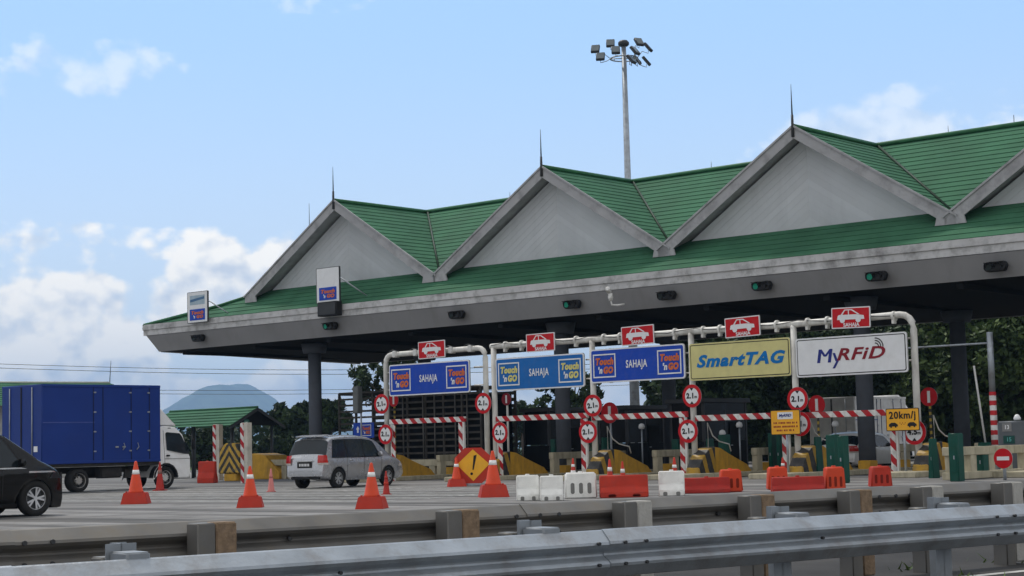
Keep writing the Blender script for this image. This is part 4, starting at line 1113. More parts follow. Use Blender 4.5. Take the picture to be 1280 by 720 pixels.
def barrier(x0, x1, ytop, ybot, m, label, style='plain', rotz=0.0, depth=.42):
    p = G((x0+x1)/2, ybot); sc_ = scale_at(p); w = (x1-x0)*sc_; h = (ybot-ytop)*sc_
    r = thing('plastic_barrier', label, 'road barrier', (p.x, p.y, 0), rotz, 'water filled plastic barriers behind the guardrail')
    mb = MB(); d = depth/2
    if style == 'slots': mb.prism([(-w*.5,-d,0),(w*.5,-d,0),(w*.47,-d,h),(-w*.47,-d,h)], (0,2*d,0), m, bevel=.03)
    elif style == 'end':      # short barrier with tapered sides and slots
        mb.prism([(-w*.5,-d,0),(w*.5,-d,0),(w*.42,-d,h),(-w*.42,-d,h)], (0,2*d,0), m, bevel=.03)
    else:
        mb.prism([(-w/2,-d,0),(-w/2,-d,h*.22),(-w/2,-d*.55,h*.5),(-w/2,-d*.45,h),(-w/2,d*.45,h),(-w/2,d*.55,h*.5),(-w/2,d,h*.22),(-w/2,d,0)], (w,0,0), m, bevel=.02)
    mb.build('shell', r)
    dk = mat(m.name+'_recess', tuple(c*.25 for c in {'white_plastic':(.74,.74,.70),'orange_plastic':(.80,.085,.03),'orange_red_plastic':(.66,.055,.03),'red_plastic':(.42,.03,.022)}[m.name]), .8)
    if style in ('slots', 'end'):
        mb = MB(); n_ = 3; yy = 0
        for k in range(n_):
            cx = (-.26+.26*k)*w
            ring = rrect(w*.12, h*.42, w*.055, 0)
            mb.prism([(q[0]+cx, -d-.006, q[2]+h*.40) for q in ring], (0,.02,0), dk)
        mb.build('lifting_slots', r)
    elif style == 'block':
        mb = MB()
        for cx in (-.25*w, .25*w): 
            ring = rrect(w*.16, h*.16, w*.05, 0); mb.prism([(q[0]+cx, -d-.006, q[2]+h*.10) for q in ring], (0,.02,0), dk)
        mb.build('fork_pocket', r)
    mb = MB(); mb.cyl((0,0,h-.01), (0,0,h+.03), .05, m, seg=10); mb.build('filler_cap', r)
    return r
barrier(646, 674, 594.5, 626, white_pl, 'leftmost white plastic block of the pair touching', 'block', .02)
barrier(675.5, 704, 595, 626, white_pl, 'second white plastic block, right one of the touching pair', 'block', .02)
barrier(706, 746, 591, 623, white_pl, 'white plastic barrier with three tall slots', 'slots', .02)
barrier(750, 810, 594, 622, orange2, 'broad orange-red plastic barrier between two white ones', 'block', .0)
barrier(824, 856, 589, 620, white_pl, 'single white block barrier at the left end of the red ones', 'block', -.1)
barrier(855, 912, 597, 616.5, red_pl, 'long low dark red barrier joined to the white block', 'plain', .0)
barrier(899, 928, 587, 615, orange, 'bright orange slotted end barrier at the right of the first red one', 'end', .0)
barrier(959, 985, 584, 612, orange, 'orange end barrier at the left of the second low red one', 'end', 0)
barrier(965, 1030, 596, 615.5, red_pl, 'long low brownish red barrier between two orange ends', 'plain', .0)
barrier(1030, 1056, 584, 614, orange, 'bright orange slotted end barrier in front of the green cabinets', 'end', .0)
barrier(1087, 1114, 583, 609, orange2, 'lone red plastic barrier right of the grey column', 'end', .0)

barrier(248, 271, 577, 604, orange2, 'red plastic barrier at the left side of the chevron block', 'plain', -.3)
# orange warning board
p = G(592, 608); sc_ = scale_at(p); w = 48*sc_; h = 44*sc_
r = thing('warning_board', 'orange octagonal board with amber diamond and black exclamation mark on the ground', 'warning sign', (p.x, p.y, 0), R_(-14))
mb = MB(); c_ = .28
mb.prism([(-w/2,0,h*c_),(-w/2+w*c_,0,0),(w/2-w*c_,0,0),(w/2,0,h*c_),(w/2,0,h*(1-c_)),(w/2-w*c_,0,h),(-w/2+w*c_,0,h),(-w/2,0,h*(1-c_))], (0,.05,0), orange2); 
mb.build('board', r, (0,0,.1))
mb = MB(); mb.prism([(-w*.44,-.004,h*.55),(0,-.004,h*.08),(w*.44,-.004,h*.55),(0,-.004,h*.97)], (0,-.01,0), sign_amber); mb.build('diamond', r, (0,0,.08))
mb = MB(); mb.prism([(.02,-.016,h*.38),(-.02,-.016,h*.38),(.03,-.016,h*.78),(.13,-.016,h*.80)], (0,-.006,0), letter_blk); disc(mb, .045, -.016, -.022, letter_blk, (-.05,h*.27), 12); mb.build('exclamation_mark', r, (0,0,.1))
mb = MB(); mb.prism([(w*.35,.05,0),(w*.30,.05,h*.95),(w*.42,1.0,.0),(w*.32,1.0,0)], (.05,0,0), steel_d); mb.box((0,.05,.06), (w*.7,.3,.08), galv, bevel=.01); mb.build('stand', r)
mb = MB(); mb.box((0,.35,.05), (.3,.2,.10), white, bevel=.02); mb.build('ballast', r) if False else mb.bm.free()

# ------------------------------------------------------------------ vehicles
def smooth_interp(pts, x):
    if x <= pts[0][0]: return pts[0][1]
    for (a, b), (c, d_) in zip(pts, pts[1:]):
        if x <= c: return b+(d_-b)*(x-a)/(c-a)
    return pts[-1][1]
def wheel(parent, x, y, r_, w, spokes, side, rimmat=rimm, truck=False):
    """x along the car, y lateral; built around own centre"""
    mb = MB()
    pr = [(r_*.62,-w/2),(r_*.9,-w/2),(r_,-w*.36),(r_,w*.36),(r_*.9,w/2),(r_*.62,w/2)]
    seg = 32; rings = []
    for q in pr: rings.append([mb.bm.verts.new((q[0]*math.cos(k*2*math.pi/seg), q[1], q[0]*math.sin(k*2*math.pi/seg))) for k in range(seg)])
    fs = []
    for i in range(len(rings)):
        a = rings[i]; b = rings[(i+1) % len(rings)]
        fs += [mb.bm.faces.new((a[k], a[(k+1)%seg], b[(k+1)%seg], b[k])) for k in range(seg)]
    mb._fin(fs, tyre, True); bmesh.ops.recalc_face_normals(mb.bm, faces=fs)
    t_ = mb.build('wheel', parent, (x, y, r_))
    mb = MB(); yo = side*w*.42
    seg = 28
    mb.cyl((0,side*w*.1,0), (0,side*w*.16,0), r_*.63, steel_d, seg=28)
    # rim lip
    n_ = 32
    for ra, rb_, ya, yb in ((r_*.58,r_*.64,yo,side*w*.5),):
        A_ = [mb.bm.verts.new((ra*math.cos(k*2*math.pi/n_), ya, ra*math.sin(k*2*math.pi/n_))) for k in range(n_)]
        B_ = [mb.bm.verts.new((rb_*math.cos(k*2*math.pi/n_), yb, rb_*math.sin(k*2*math.pi/n_))) for k in range(n_)]
        C_ = [mb.bm.verts.new((ra*math.cos(k*2*math.pi/n_), side*w*.15, ra*math.sin(k*2*math.pi/n_))) for k in range(n_)]
        fs = [mb.bm.faces.new((A_[k], A_[(k+1)%n_], B_[(k+1)%n_], B_[k])) for k in range(n_)]+[mb.bm.faces.new((A_[k], A_[(k+1)%n_], C_[(k+1)%n_], C_[k])) for k in range(n_)]
        mb._fin(fs, rimmat, True)
    if truck:
        mb.cyl((0,side*w*.2,0), (0,side*w*.38,0), r_*.5, rimmat, r1=r_*.3, seg=24)
        for k in range(6):
            a = k*math.pi/3; mb.cyl((r_*.33*math.cos(a),side*w*.3,r_*.33*math.sin(a)), (r_*.33*math.cos(a),side*w*.42,r_*.33*math.sin(a)), r_*.045, steel_d, seg=8)
            a += .5; mb.cyl((r_*.43*math.cos(a),side*w*.3,r_*.43*math.sin(a)), (r_*.43*math.cos(a),side*w*.325,r_*.43*math.sin(a)), r_*.08, tyre, seg=10)
    else:
        for k in range(spokes):
            a = k*2*math.pi/spokes
            for da in ((-.12, .12) if spokes <= 6 else (0,)):
                c, s_ = math.cos(a+da*.5), math.sin(a+da*.5); c2, s2 = math.cos(a+da*1.6), math.sin(a+da*1.6)
                P0 = Vector((c*r_*.12,yo*.88,s_*r_*.12)); P1 = Vector((c2*r_*.59,yo*.95,s2*r_*.59))
                tn = Vector((-s_,0,c))*r_*.045; dp = Vector((0,-side*w*.08,0))
                mb.prism([P0-tn, P0+tn, P1+tn*1.3, P1-tn*1.3], dp, rimmat)
        mb.cyl((0,yo*.6,0), (0,yo,0), r_*.13, rimmat, seg=16)
    mb.build('rim', t_)
    return t_

class CarBody:
    """lofted car: x = 0 rear .. L front; y lateral; z up"""
    def __init__(s, L, Wd, top, bot, belt, tum, cap=.13, rear_in=.10, front_in=.16, n=3.2):
        s.L, s.W, s.top, s.bot, s.belt, s.tum, s.cap, s.ri, s.fi, s.n = L, Wd, top, bot, belt, tum, cap, rear_in, front_in, n
    def zt(s, x): return smooth_interp(s.top, x)
    def zb(s, x): return smooth_interp(s.bot, x)
    def hw(s, x, z):
        w = s.W/2
        a = max(0, 1-x/.55); b = max(0, 1-(s.L-x)/.9)
        w *= (1-s.ri*a**2.2)*(1-s.fi*b**2.2)
        if z > s.belt: w -= s.tum*(z-s.belt)
        else: w -= .05*max(0, (.55-z)/.35)**2 + .012*((s.belt-z)/.4)**2
        if abs(z-.62) < .03: w -= .006
        return max(w, .2)
    def pt(s, x, v, off=0.0):
        """v 0..1 up the flank, 1..2 over the cap to the centre line"""
        zt, zb = s.zt(x), s.zb(x); cap = min(s.cap, (zt-zb)*.45); zs = zt-cap
        if v <= 1: z = zb+(zs-zb)*v; return Vector((x, s.hw(x, z)+off, z))
        a = (v-1)*math.pi/2; Y = s.hw(x, zs)
        return Vector((x, (Y+off)*max(0, math.cos(a))**(2/s.n), zs+(cap+off)*math.sin(a)**(2/s.n)))
    def mesh(s, m, wheels, r_arch, xs):
        mb = MB(); vs_ = [0,.08,.2,.35,.5,.62,.74,.86,.94,1,1.12,1.25,1.4,1.55,1.7,1.85,2]
        rows = []
        for x in xs:
            half = [s.pt(x, v) for v in vs_]
            row = [mb.bm.verts.new(p) for p in half]+[mb.bm.verts.new((p.x,-p.y,p.z)) for p in half[-2::-1]]
            rows.append(row)
        fs = []
        for a, b in zip(rows, rows[1:]):
            for k in range(len(a)-1): fs.append(mb.bm.faces.new((a[k], a[k+1], b[k+1], b[k])))
            fs.append(mb.bm.faces.new((a[-1], a[0], b[0], b[-1])))
        fs.append(mb.bm.faces.new(rows[0])); fs.append(mb.bm.faces.new(rows[-1][::-1]))
        mb._fin(fs, m, True); bmesh.ops.recalc_face_normals(mb.bm, faces=fs)
        fs[-1].smooth = False; fs[-2].smooth = False
        mb.mi(black)
        o = mb.build('body', None)
        # cut the wheel arches
        cut = MB()
        for wx in wheels:
            for q in (-1, 1): cut.cyl((wx, q*(s.W/2+.2), .33), (wx, q*(s.W/2-.34), .33), r_arch, black, seg=32)
        c = cut.build('cut', None); c.data.materials.clear(); c.data.materials.append(black)
        md = o.modifiers.new('b', 'BOOLEAN'); md.object = c; md.operation = 'DIFFERENCE'; md.solver = 'EXACT'
        try: md.material_mode = 'TRANSFER'
        except Exception: pass
        bpy.context.view_layer.update()
        me = bpy.data.meshes.new_from_object(o.evaluated_get(bpy.context.evaluated_depsgraph_get()))
        o.modifiers.clear(); old = o.data; o.data = me; bpy.data.meshes.remove(old)
        bpy.data.objects.remove(c)
        return o
    def flank(s, parent, name, x0t, x1t, x0b, x1b, z0, z1, m, off=.006, side=1, nx=8, nz=4, zf=None):
        """patch on the flank between heights z0 and z1"""
        mb = MB(); g = []
        for j in range(nz+1):
            f = j/nz; z = z0+(z1-z0)*f; xa = x0b+(x0t-x0b)*f; xb = x1b+(x1t-x1b)*f; row = []
            for i in range(nx+1):
                x = xa+(xb-xa)*i/nx; zz = min(z, s.zt(x)-min(s.cap, (s.zt(x)-s.zb(x))*.45)-.0)
                row.append(mb.bm.verts.new((x, side*(s.hw(x, zz)+off), zz)))
            g.append(row)
        fs = [mb.bm.faces.new((g[j][i], g[j][i+1], g[j+1][i+1], g[j+1][i])) for j in range(nz) for i in range(nx)]
        mb._fin(fs, m, True); bmesh.ops.recalc_face_normals(mb.bm, faces=fs); return mb.build(name, parent)
    def over(s, parent, name, x0, x1, v0, v1, m, off=.008, n=10, both=True):
        mb = MB(); g = []
        for i in range(n+1):
            x = x0+(x1-x0)*i/n; r1 = [s.pt(x, v0+(v1-v0)*k/8, off) for k in range(9)]
            row = [mb.bm.verts.new(p) for p in r1]
            if both: row += [mb.bm.verts.new((p.x,-p.y,p.z)) for p in r1[-2::-1]]
            g.append(row)
        fs = [mb.bm.faces.new((g[j][i], g[j][i+1], g[j+1][i+1], g[j+1][i])) for j in range(len(g)-1) for i in range(len(g[0])-1)]
        mb._fin(fs, m, True); bmesh.ops.recalc_face_normals(mb.bm, faces=fs); return mb.build(name, parent)

def frange(a, b, st): 
    out = []; x = a
    while x < b-1e-6: out.append(x); x += st
    return out+[b]
def sAt(px_, s):      # t where the view ray through px crosses plane s
    q = ray(px_, 540); k = s/(q.x*U.x+q.y*U.y); return k*(q.x*N.x+q.y*N.y)
# car frame: +x forward, y left. Heading N: rotation so local x -> N
HEAD = math.pi/2-A
silver = mat('silver_car_paint', (.42,.43,.45), .24, .65, var=.03, coat=.6, dirt=.12, dirtcol=(.2,.19,.17))
blackp = mat('black_car_paint', (.003,.003,.0035), .12, .0, var=.05, coat=.3, spec=.2)
whitep = mat('white_car_paint', (.78,.78,.77), .3, var=.03, coat=.5, dirt=.12, dirtcol=(.4,.38,.35))
tailr = mat('tail_lamp_red', (.45,.02,.015), .2, coat=.6)
tailc = mat('tail_lamp_clear', (.5,.45,.42), .2, coat=.6)
chrome = mat('chrome_trim', (.6,.6,.6), .15, .9)
seam = mat('panel_gap', (.03,.03,.03), .8)
platem = mat('licence_plate_black', (.015,.015,.015), .4)

def mpv(label, loc, paint, kind):
    if kind == 'silver':
        L, Wd = 4.55, 1.76
        top = [(0,.62),(.03,.98),(.06,1.05),(.12,1.10),(.38,1.68),(.55,1.755),(1.2,1.80),(2.0,1.80),(2.6,1.74),(3.0,1.62),(3.62,1.13),(3.8,1.07),(4.2,.96),(4.42,.84),(4.52,.66),(4.55,.55)]
        bot = [(0,.42),(.15,.33),(.6,.26),(4.0,.24),(4.4,.27),(4.55,.38)]
        wx = (.78, 3.53); wr = .335; belt = 1.02; tum = .26
    elif kind == 'black':
        L, Wd = 4.72, 1.85
        top = [(0,.7),(.03,1.05),(.1,1.2),(.3,1.78),(.5,1.86),(1.5,1.92),(2.6,1.90),(3.2,1.80),(4.05,1.24),(4.3,1.14),(4.55,1.02),(4.68,.86),(4.72,.5)]
        bot = [(0,.42),(.2,.3),(.7,.22),(4.3,.17),(4.6,.16),(4.72,.18)]
        wx = (.95, 3.95); wr = .385; belt = 1.05; tum = .22
    else:
        L, Wd = 4.0, 1.7
        top = [(0,.6),(.03,.92),(.1,1.0),(.5,1.38),(.8,1.46),(1.6,1.50),(2.3,1.42),(3.0,1.0),(3.6,.88),(3.9,.72),(4.0,.5)]
        bot = [(0,.4),(.2,.28),(.6,.2),(3.6,.2),(4.0,.3)]
        wx = (.65, 3.2); wr = .30; belt = .92; tum = .32
    cb = CarBody(L, Wd, top, bot, belt, tum)
    xs = sorted(set([0,.01,.03,.045,.06,.09,.12,.18,.25,.32,.38,.46,.55]+[round(v,3) for v in frange(.65, L-.5, .12)]+[L-.4,L-.3,L-.2,L-.12,L-.06,L-.03,L]))
    r = thing('parked_car' if kind == 'hatch' else 'car', label, 'car', loc, HEAD)
    b = cb.mesh(paint, wx, wr*1.17, xs); b.parent = r
    zw0, zw1 = belt+.02, cb.zt(1.6)-.17
    for side in (-1, 1):
        if kind == 'silver': wins = [(.62,1.20,.42,1.20),(1.26,2.12,1.26,2.12),(2.18,2.72,2.18,3.02)]
        elif kind == 'black': wins = [(.55,1.4,.4,1.4),(1.46,2.5,1.46,2.5),(2.56,3.10,2.56,3.60)]
        else: wins = [(.75,1.4,.55,1.4),(1.46,2.1,1.46,2.6)]
        for (a, b_, c, d_) in wins: cb.flank(r, 'side_window', a, b_, c, d_, zw0, zw1, glass_b, side=side)
        w0, w1 = wins[0], wins[-1]
        cb.flank(r, 'window_trim', w0[0]-.03, w1[1]+.03, w0[2]-.03, w1[3]+.06, zw0-.025, zw1+.02, black, off=.003, side=side, nx=14)
        for xx in ((1.23, 2.15, 3.12) if kind != 'hatch' else (1.43, 2.6)):
            cb.flank(r, 'door_seam', xx-.006, xx+.006, xx-.006, xx+.006, .38, zw1, seam, off=.0035, side=side, nx=1, nz=8)
        for xx in ((1.42, 2.32) if kind != 'hatch' else (1.6,)):
            mb = MB(); y = side*(cb.hw(xx, .93)+.02); mb.box((xx,y,.93), (.18,.035,.035), chrome if kind != 'hatch' else paint, bevel=.01); mb.build('door_handle', r)
        mb = MB(); xm = w1[3]-.08; y = side*(cb.hw(xm, belt+.06)+.11); mb.box((xm,y,belt+.10), (.13,.2,.16), paint, bevel=.035); mb.box((xm,y-side*.1,belt+.04), (.06,.1,.05), black); mb.build('mirror', r)
        for q, xw in enumerate(wx): wheel(r, xw, side*(Wd/2-.13), wr, .21, 5 if kind == 'black' else 6, side)
        cb.flank(r, 'side_skirt', wx[0]+.45, wx[1]-.45, wx[0]+.45, wx[1]-.45, cb.zb(2)+.01, cb.zb(2)+.09, black if kind != 'silver' else paint, off=.01, side=side, nz=1)
    if kind == 'silver':
        cb.over(r, 'rear_window', .145, .36, 1.13, 2, glass_b, off=.008)
        mb = MB(); mb.box((.42,0,1.775), (.34,1.2,.04), paint, Matrix.Rotation(R_(-8), 3, 'Y'), .015); mb.build('spoiler', r)
    elif kind == 'black': cb.over(r, 'rear_window', .12, .29, 1.13, 2, glass_b)
    else: cb.over(r, 'rear_window', .14, .46, 1.15, 2, glass_b)
    ws = {'silver':(3.02,3.58), 'black':(3.25,4.0), 'hatch':(2.34,2.95)}[kind]
    cb.over(r, 'windscreen', ws[0], ws[1], 1.2, 2, glass_b)
    # tail lamps wrap the corner
    for side in (-1, 1):
        mb = MB()
        zl0, zl1 = (.80, 1.12) if kind != 'hatch' else (.72, .98)
        pts = []
        for j in range(6):
            z = zl0+(zl1-zl0)*j/5; row = []
            xr = .0 if z < .98 else (z-.98)*.35
            for i in range(6):
                x = xr-.02+(.26-.10*j/5)*(i/5)**1.6
                y = cb.hw(max(x,.02), z)+.010-(.0 if i else .22)
                row.append(mb.bm.verts.new((x if i else xr-.022, side*y, z)))
            pts.append(row)
        fs = [mb.bm.faces.new((pts[j][i], pts[j][i+1], pts[j+1][i+1], pts[j+1][i])) for j in range(5) for i in range(5)]
        mb._fin(fs, tailr, True); mb._fin(fs[:5], tailc, True); bmesh.ops.recalc_face_normals(mb.bm, faces=fs); mb.build('tail_light', r)
        cb.flank(r, 'headlight', L-.32, L-.08, L-.45, L-.12, .68 if kind != 'black' else .80, .84 if kind != 'black' else .93, tailc if kind != 'black' else glass_b, side=side, off=.012, nz=2)
    zp = .80 if kind == 'silver' else .6
    mb = MB(); mb.box((-.004,0,zp), (.03,.62,.20), platem, bevel=.005); mb.box((-.012,0,zp+.13), (.03,.72,.035), chrome, bevel=.005); pl = mb.build('licence_plate', r)
    mb = MB()
    for k in range(7): mb.box((-.022,-.2+k*.066,zp), (.004,.038,.09), sign_white)
    mb.build('plate_characters', pl)
    mb = MB(); mb.box((.02,0,.52), (.10,Wd*.84,.16), paint, bevel=.04); mb.box((.05,0,.36), (.1,Wd*.7,.1), black, bevel=.02); mb.build('rear_bumper', r)
    mb = MB(); mb.box((L-.06,0,.42), (.1,Wd*.66,.16), black, bevel=.03); mb.build('front_grille', r)
    if kind == 'black':
        for side in (-1, 1):
            cb.flank(r, 'chrome_strip', 2.5, 3.55, 2.5, 3.7, belt-.03, belt+.0, chrome, off=.008, side=side, nz=1)
            cb.flank(r, 'bonnet_trim', 3.75, 4.5, 3.75, 4.5, .93, .965, chrome, off=.01, side=side, nz=1)
    return r
# silver: right hand wheels stand at s = -43.2
st_ = ST(G(427, 609.5)); print('silver', st_)
sv = mpv('silver people carrier seen from behind, driving toward the leftmost lane', (0,0,0), silver, 'silver')
hd = HEAD+R_(7.5); wr_ = W(-43.2, sAt(427,-43.2), 0); ofs = Matrix.Rotation(hd, 3, 'Z') @ Vector((.78,-.75,0)); sv.location = wr_-ofs-U*.28; sv.rotation_euler = (0,0,hd)
st2 = ST(G(42, 645.5)); print('black', st2)
mpv('glossy black people carrier cut off by the left edge of the photo', W(st2[0]-.8, st2[1]-3.95, 0), blackp, 'black')
mpv('white hatchback waiting in the lane behind the green cabinets', W(-32.7, 55.6, 0), whitep, 'hatch')

# blue box truck
truck_blue = mat('truck_blue_body', (.011,.037,.205), .42, var=.06, scale=.8, dirt=.15, dirtcol=(.02,.03,.12))
truck_dk = mat('truck_chassis', (.03,.028,.026), .7, dirt=.4, dirtcol=(.08,.07,.06))
def box_truck(label, loc, boxm, bl=6.0, bh=2.75, bz=1.03, wd=2.25, wb=3.5, rear=1.6, wr=.42, cabw=1.95):
    """x forward; origin under the rear axle centre, y=0 centre line"""
    r = thing('box_truck', label, 'truck', loc, HEAD)
    x0 = -rear; x1 = x0+bl
    mb = MB(); mb.box(((x0+x1)/2,0,bz+bh/2), (bl,wd,bh), boxm, bevel=.03); 
    for zz in (bz+.05, bz+bh-.05): 
        for q in (-1, 1): mb.box(((x0+x1)/2,q*(wd/2+.008),zz), (bl-.04,.03,.10), boxm, bevel=.008)
    box_ = mb.build('cargo_box', r)
    mb = MB()
    for q in (-1, 1):
        for f in (.42, .50, .74, .90): mb.box((x0+bl*f,q*(wd/2+.004),bz+bh/2), (.035,.02,bh-.2), mat('truck_seam', (.008,.015,.06), .6))
        mb.box((x0+bl*.22,q*(wd/2+.005),bz+bh*.52), (bl*.42,.016,.035), mat('truck_rub_rail', (.06,.09,.28), .5))
        for f in (.43, .73, .89):
            for zz in (.15, .4, .65, .9): mb.box((x0+bl*f,q*(wd/2+.02),bz+bh*zz), (.10,.03,.05), galv)
        for f in (.785, .845):
            mb.box((x0+bl*(f-.17),q*(wd/2+.025),bz+bh*.2), (.14,.04,.06), galv, bevel=.01)
    for q in (-1, 1):
        for f in (.66, .78):
            mb.tube([(x0+bl*f,q*(wd/2+.05),bz+bh*.16),(x0+bl*f+.10,q*(wd/2+.06),bz+bh*.20),(x0+bl*f+.05,q*(wd/2+.05),bz+bh*.25)], .018, galv, 5)
    mb.build('side_doors', box_)
    mb = MB(); 
    for y in (-.02, .02): mb.box((x0-.012,y,bz+bh/2), (.02,.02,bh-.16), seam)
    for y in (-.7, .7): mb.cyl((x0-.03,y,bz+.1), (x0-.03,y,bz+bh-.1), .02, galv, seg=8)
    mb.build('rear_doors', box_)
    mb = MB(); mb.box((x0-.012,-wd*.36,bz+.55), (.012,.22,.2), sign_white); mb.build('sticker', box_)
    mb = MB(); mb.box(((x0+wb+.5)/2,0,.78), (wb+rear+1.0,.85,.22), truck_dk); mb.box((x0+.15,0,.55), (.12,wd*.9,.16), truck_dk, bevel=.02)
    for q in (-1, 1):
        mb.box((1.55,q*.8,.68), (.95,.45,.42), truck_dk, bevel=.05); mb.box(((x0+x1)/2,q*(wd/2-.08),bz-.06), (bl-.1,.08,.12), truck_dk)
        mb.box((-.62,q*.82,.5), (.03,.4,.5), truck_dk); mb.box((2.5,q*.95,.62), (.7,.06,.3), truck_dk)
    mb.build('chassis', r)
    for q in (-1, 1):
        wheel(r, 0, q*(wd/2-.22), wr, .42, 6, q, mat('truck_wheel_rim', (.35,.34,.32), .5, .4), True)
        wheel(r, wb, q*(cabw/2-.14), wr, .24, 6, q, mat('truck_wheel_rim2', (.55,.55,.53), .5, .4), True)
    # cab
    cx0 = x1+.12; cl = 1.50; ch = 2.33
    pr = [(cx0,.62),(cx0+.02,ch-.02),(cx0+.35,ch+.04),(cx0+.85,ch-.02),(cx0+1.18,ch-.30),(cx0+cl-.12,1.42),(cx0+cl,1.15),(cx0+cl,.50),(cx0+cl-.1,.38),(wb+.55,.38)]
    n_ = 7
    for k in range(n_+1):
        a = math.pi*k/n_; pr.append((wb+.55*math.cos(a), .42+.52*math.sin(a)))
    pr.append((cx0,.42)) if wb-.55 > cx0+.05 else None
    mb = MB(); 
    mb.prism([Vector((p_[0],-cabw/2,p_[1])) for p_ in pr], (0,cabw,0), whitep)
    # tumblehome of the cab
    for v in mb.bm.verts:
        if v.co.z > 1.3: v.co.y *= 1-.085*(v.co.z-1.3)
    bmesh.ops.bevel(mb.bm, geom=[e for e in mb.bm.edges if len(e.link_faces) == 2 and e.calc_face_angle(0) > .6], offset=.04, segments=3, affect='EDGES', clamp_overlap=True)
    cab = mb.build('cab', r)
    mb = MB()
    mb.prism([(cx0+.05,-cabw*.40,ch+.02),(cx0+.02,-cabw*.36,ch+.85),(cx0+.22,-cabw*.36,ch+.80),(cx0+1.05,-cabw*.40,ch+.02)], (0,cabw*.78,0), whitep, bevel=.06); mb.build('wind_deflector', r)
    for q in (-1, 1):
        def yy(z): return q*((cabw/2)*(1-.085*max(0,z-1.3))+.006)
        mb = MB(); wp = [(cx0+.38,1.45),(cx0+.35,2.08),(cx0+.42,2.13),(cx0+1.02,2.08),(cx0+1.12,1.98),(cx0+1.40,1.42),(cx0+1.40,1.28),(cx0+1.2,1.30)]
        f = mb.poly([(p_[0], yy(p_[1]), p_[1]) for p_ in wp], glass_b); bmesh.ops.triangulate(mb.bm, faces=[f]); mb.build('side_window', cab)
        mb = MB(); 
        for (xa, za_, xb, zb_) in ((cx0+.28,.95,cx0+.26,2.2),(cx0+1.48,.75,cx0+1.48,1.35),(cx0+.28,1.12,cx0+1.48,1.12)):
            mb.tube([(xa,yy(za_)-q*.004,za_),(xb,yy(zb_)-q*.004,zb_)], .008, seam, 4)
        mb.box((cx0+.42,yy(1.18)+q*.015,1.24), (.16,.04,.06), black, bevel=.01); mb.build('door', cab)
        mb = MB(); mb.box((cx0+1.50,q*(cabw/2+.18),1.65), (.07,.16,.42), black, bevel=.02); mb.tube([(cx0+1.42,q*cabw/2*.96,2.0),(cx0+1.52,q*(cabw/2+.17),1.95),(cx0+1.5,q*(cabw/2+.18),1.5)], .015, black, 5); mb.build('mirror', cab)
        mb = MB()
        for k in range(12):
            a0 = math.pi*k/12; a1 = math.pi*(k+1)/12
            mb.prism([(wb+.50*math.cos(a0),q*(cabw/2+.01),.42+.47*math.sin(a0)),(wb+.57*math.cos(a0),q*(cabw/2+.01),.42+.54*math.sin(a0)),(wb+.57*math.cos(a1),q*(cabw/2+.01),.42+.54*math.sin(a1)),(wb+.50*math.cos(a1),q*(cabw/2+.01),.42+.47*math.sin(a1))], (0,-q*.3,0), black)
        mb.build('wheel_arch', cab)
        mb = MB(); mb.box((cx0+cl-.04,q*.75,.68), (.1,.3,.16), tailc, bevel=.02); mb.build('headlight', cab)
        mb = MB(); mb.box((cx0+.55,q*(cabw/2*.9),ch-.05), (.16,.04,.05), black, bevel=.01); mb.build('marker_lamp', cab)
    mb = MB(); sl2 = [(cx0+1.20,2.02),(cx0+1.52,1.36)]
    mb.poly([(sl2[0][0]+.03,-cabw*.42,sl2[0][1]),(sl2[0][0]+.03,cabw*.42,sl2[0][1]),(sl2[1][0]+.03,cabw*.46,sl2[1][1]),(sl2[1][0]+.03,-cabw*.46,sl2[1][1])], glass_b); mb.build('windscreen', cab)
    mb = MB(); mb.box((cx0+cl+.02,0,.46), (.12,cabw*.98,.22), whitep, bevel=.03); mb.build('front_bumper', cab)
    for q in (-1, 1):
        mb = MB(); mb.box((x0-.02,q*.9,.72), (.05,.3,.12), tailr, bevel=.01); mb.build('tail_light', r)
    return r
ra = ST(G(100, 614.5)); rb = ST(G(212, 611.5)); print('truck', ra, rb)
ts = -53.1
print('truck span', sAt(52, ts), sAt(202, ts), sAt(100, ts), sAt(213, ts))
tr0, tr1, trw, trf = sAt(52, ts), sAt(201, ts), sAt(100, ts), sAt(213, ts)
box_truck('blue box truck with white cab, doors along its side', W(ts-1.25, trw, 0), truck_blue, wd=2.5, bl=tr1-tr0, bh=2.85, bz=1.03, wb=trf-trw, rear=trw-tr0)
whitebox = mat('white_cargo_box', (.5,.5,.49), .5, dirt=.3, dirtcol=(.25,.24,.22))
s_, _z = onT(1062, 560, 68)
box_truck('white box truck seen beyond the white hatchback in the shade', W(s_, 68, 0), whitebox, bl=4.6, bh=2.1, bz=.95, wb=3.3, rear=1.4)

# ------------------------------------------------------------------ high mast light
Tm = 100.0
sm, zm = onT(779, 58, Tm)
zm = zm
r = thing('floodlight_mast', 'tall tapered lighting mast with a ring of floodlights rising behind the canopy', 'light mast', W(onT(784, 200, Tm)[0], Tm, 0), 0)
mb = MB(); mb.cyl((0,0,0), (0,0,zm), .38, galv, r1=.17, seg=16); mb.build('mast', r)
mb = MB(); mb.lathe([(.28,0),(.40,.1),(.40,.28),(.28,.42),(.08,.46)], steel_d, 16, (0,0,zm)); mb.build('head_cap', r)
mb = MB(); ringR = 1.0
mb.tube([(ringR*math.cos(k*math.pi/10), ringR*math.sin(k*math.pi/10), zm-.9) for k in range(21)], .05, galv, 6)
for k in range(4): mb.cyl((0,0,zm-.9), (ringR*math.cos(k*math.pi/2), ringR*math.sin(k*math.pi/2), zm-.9), .04, galv, seg=6)
mb.build('head_ring', r)
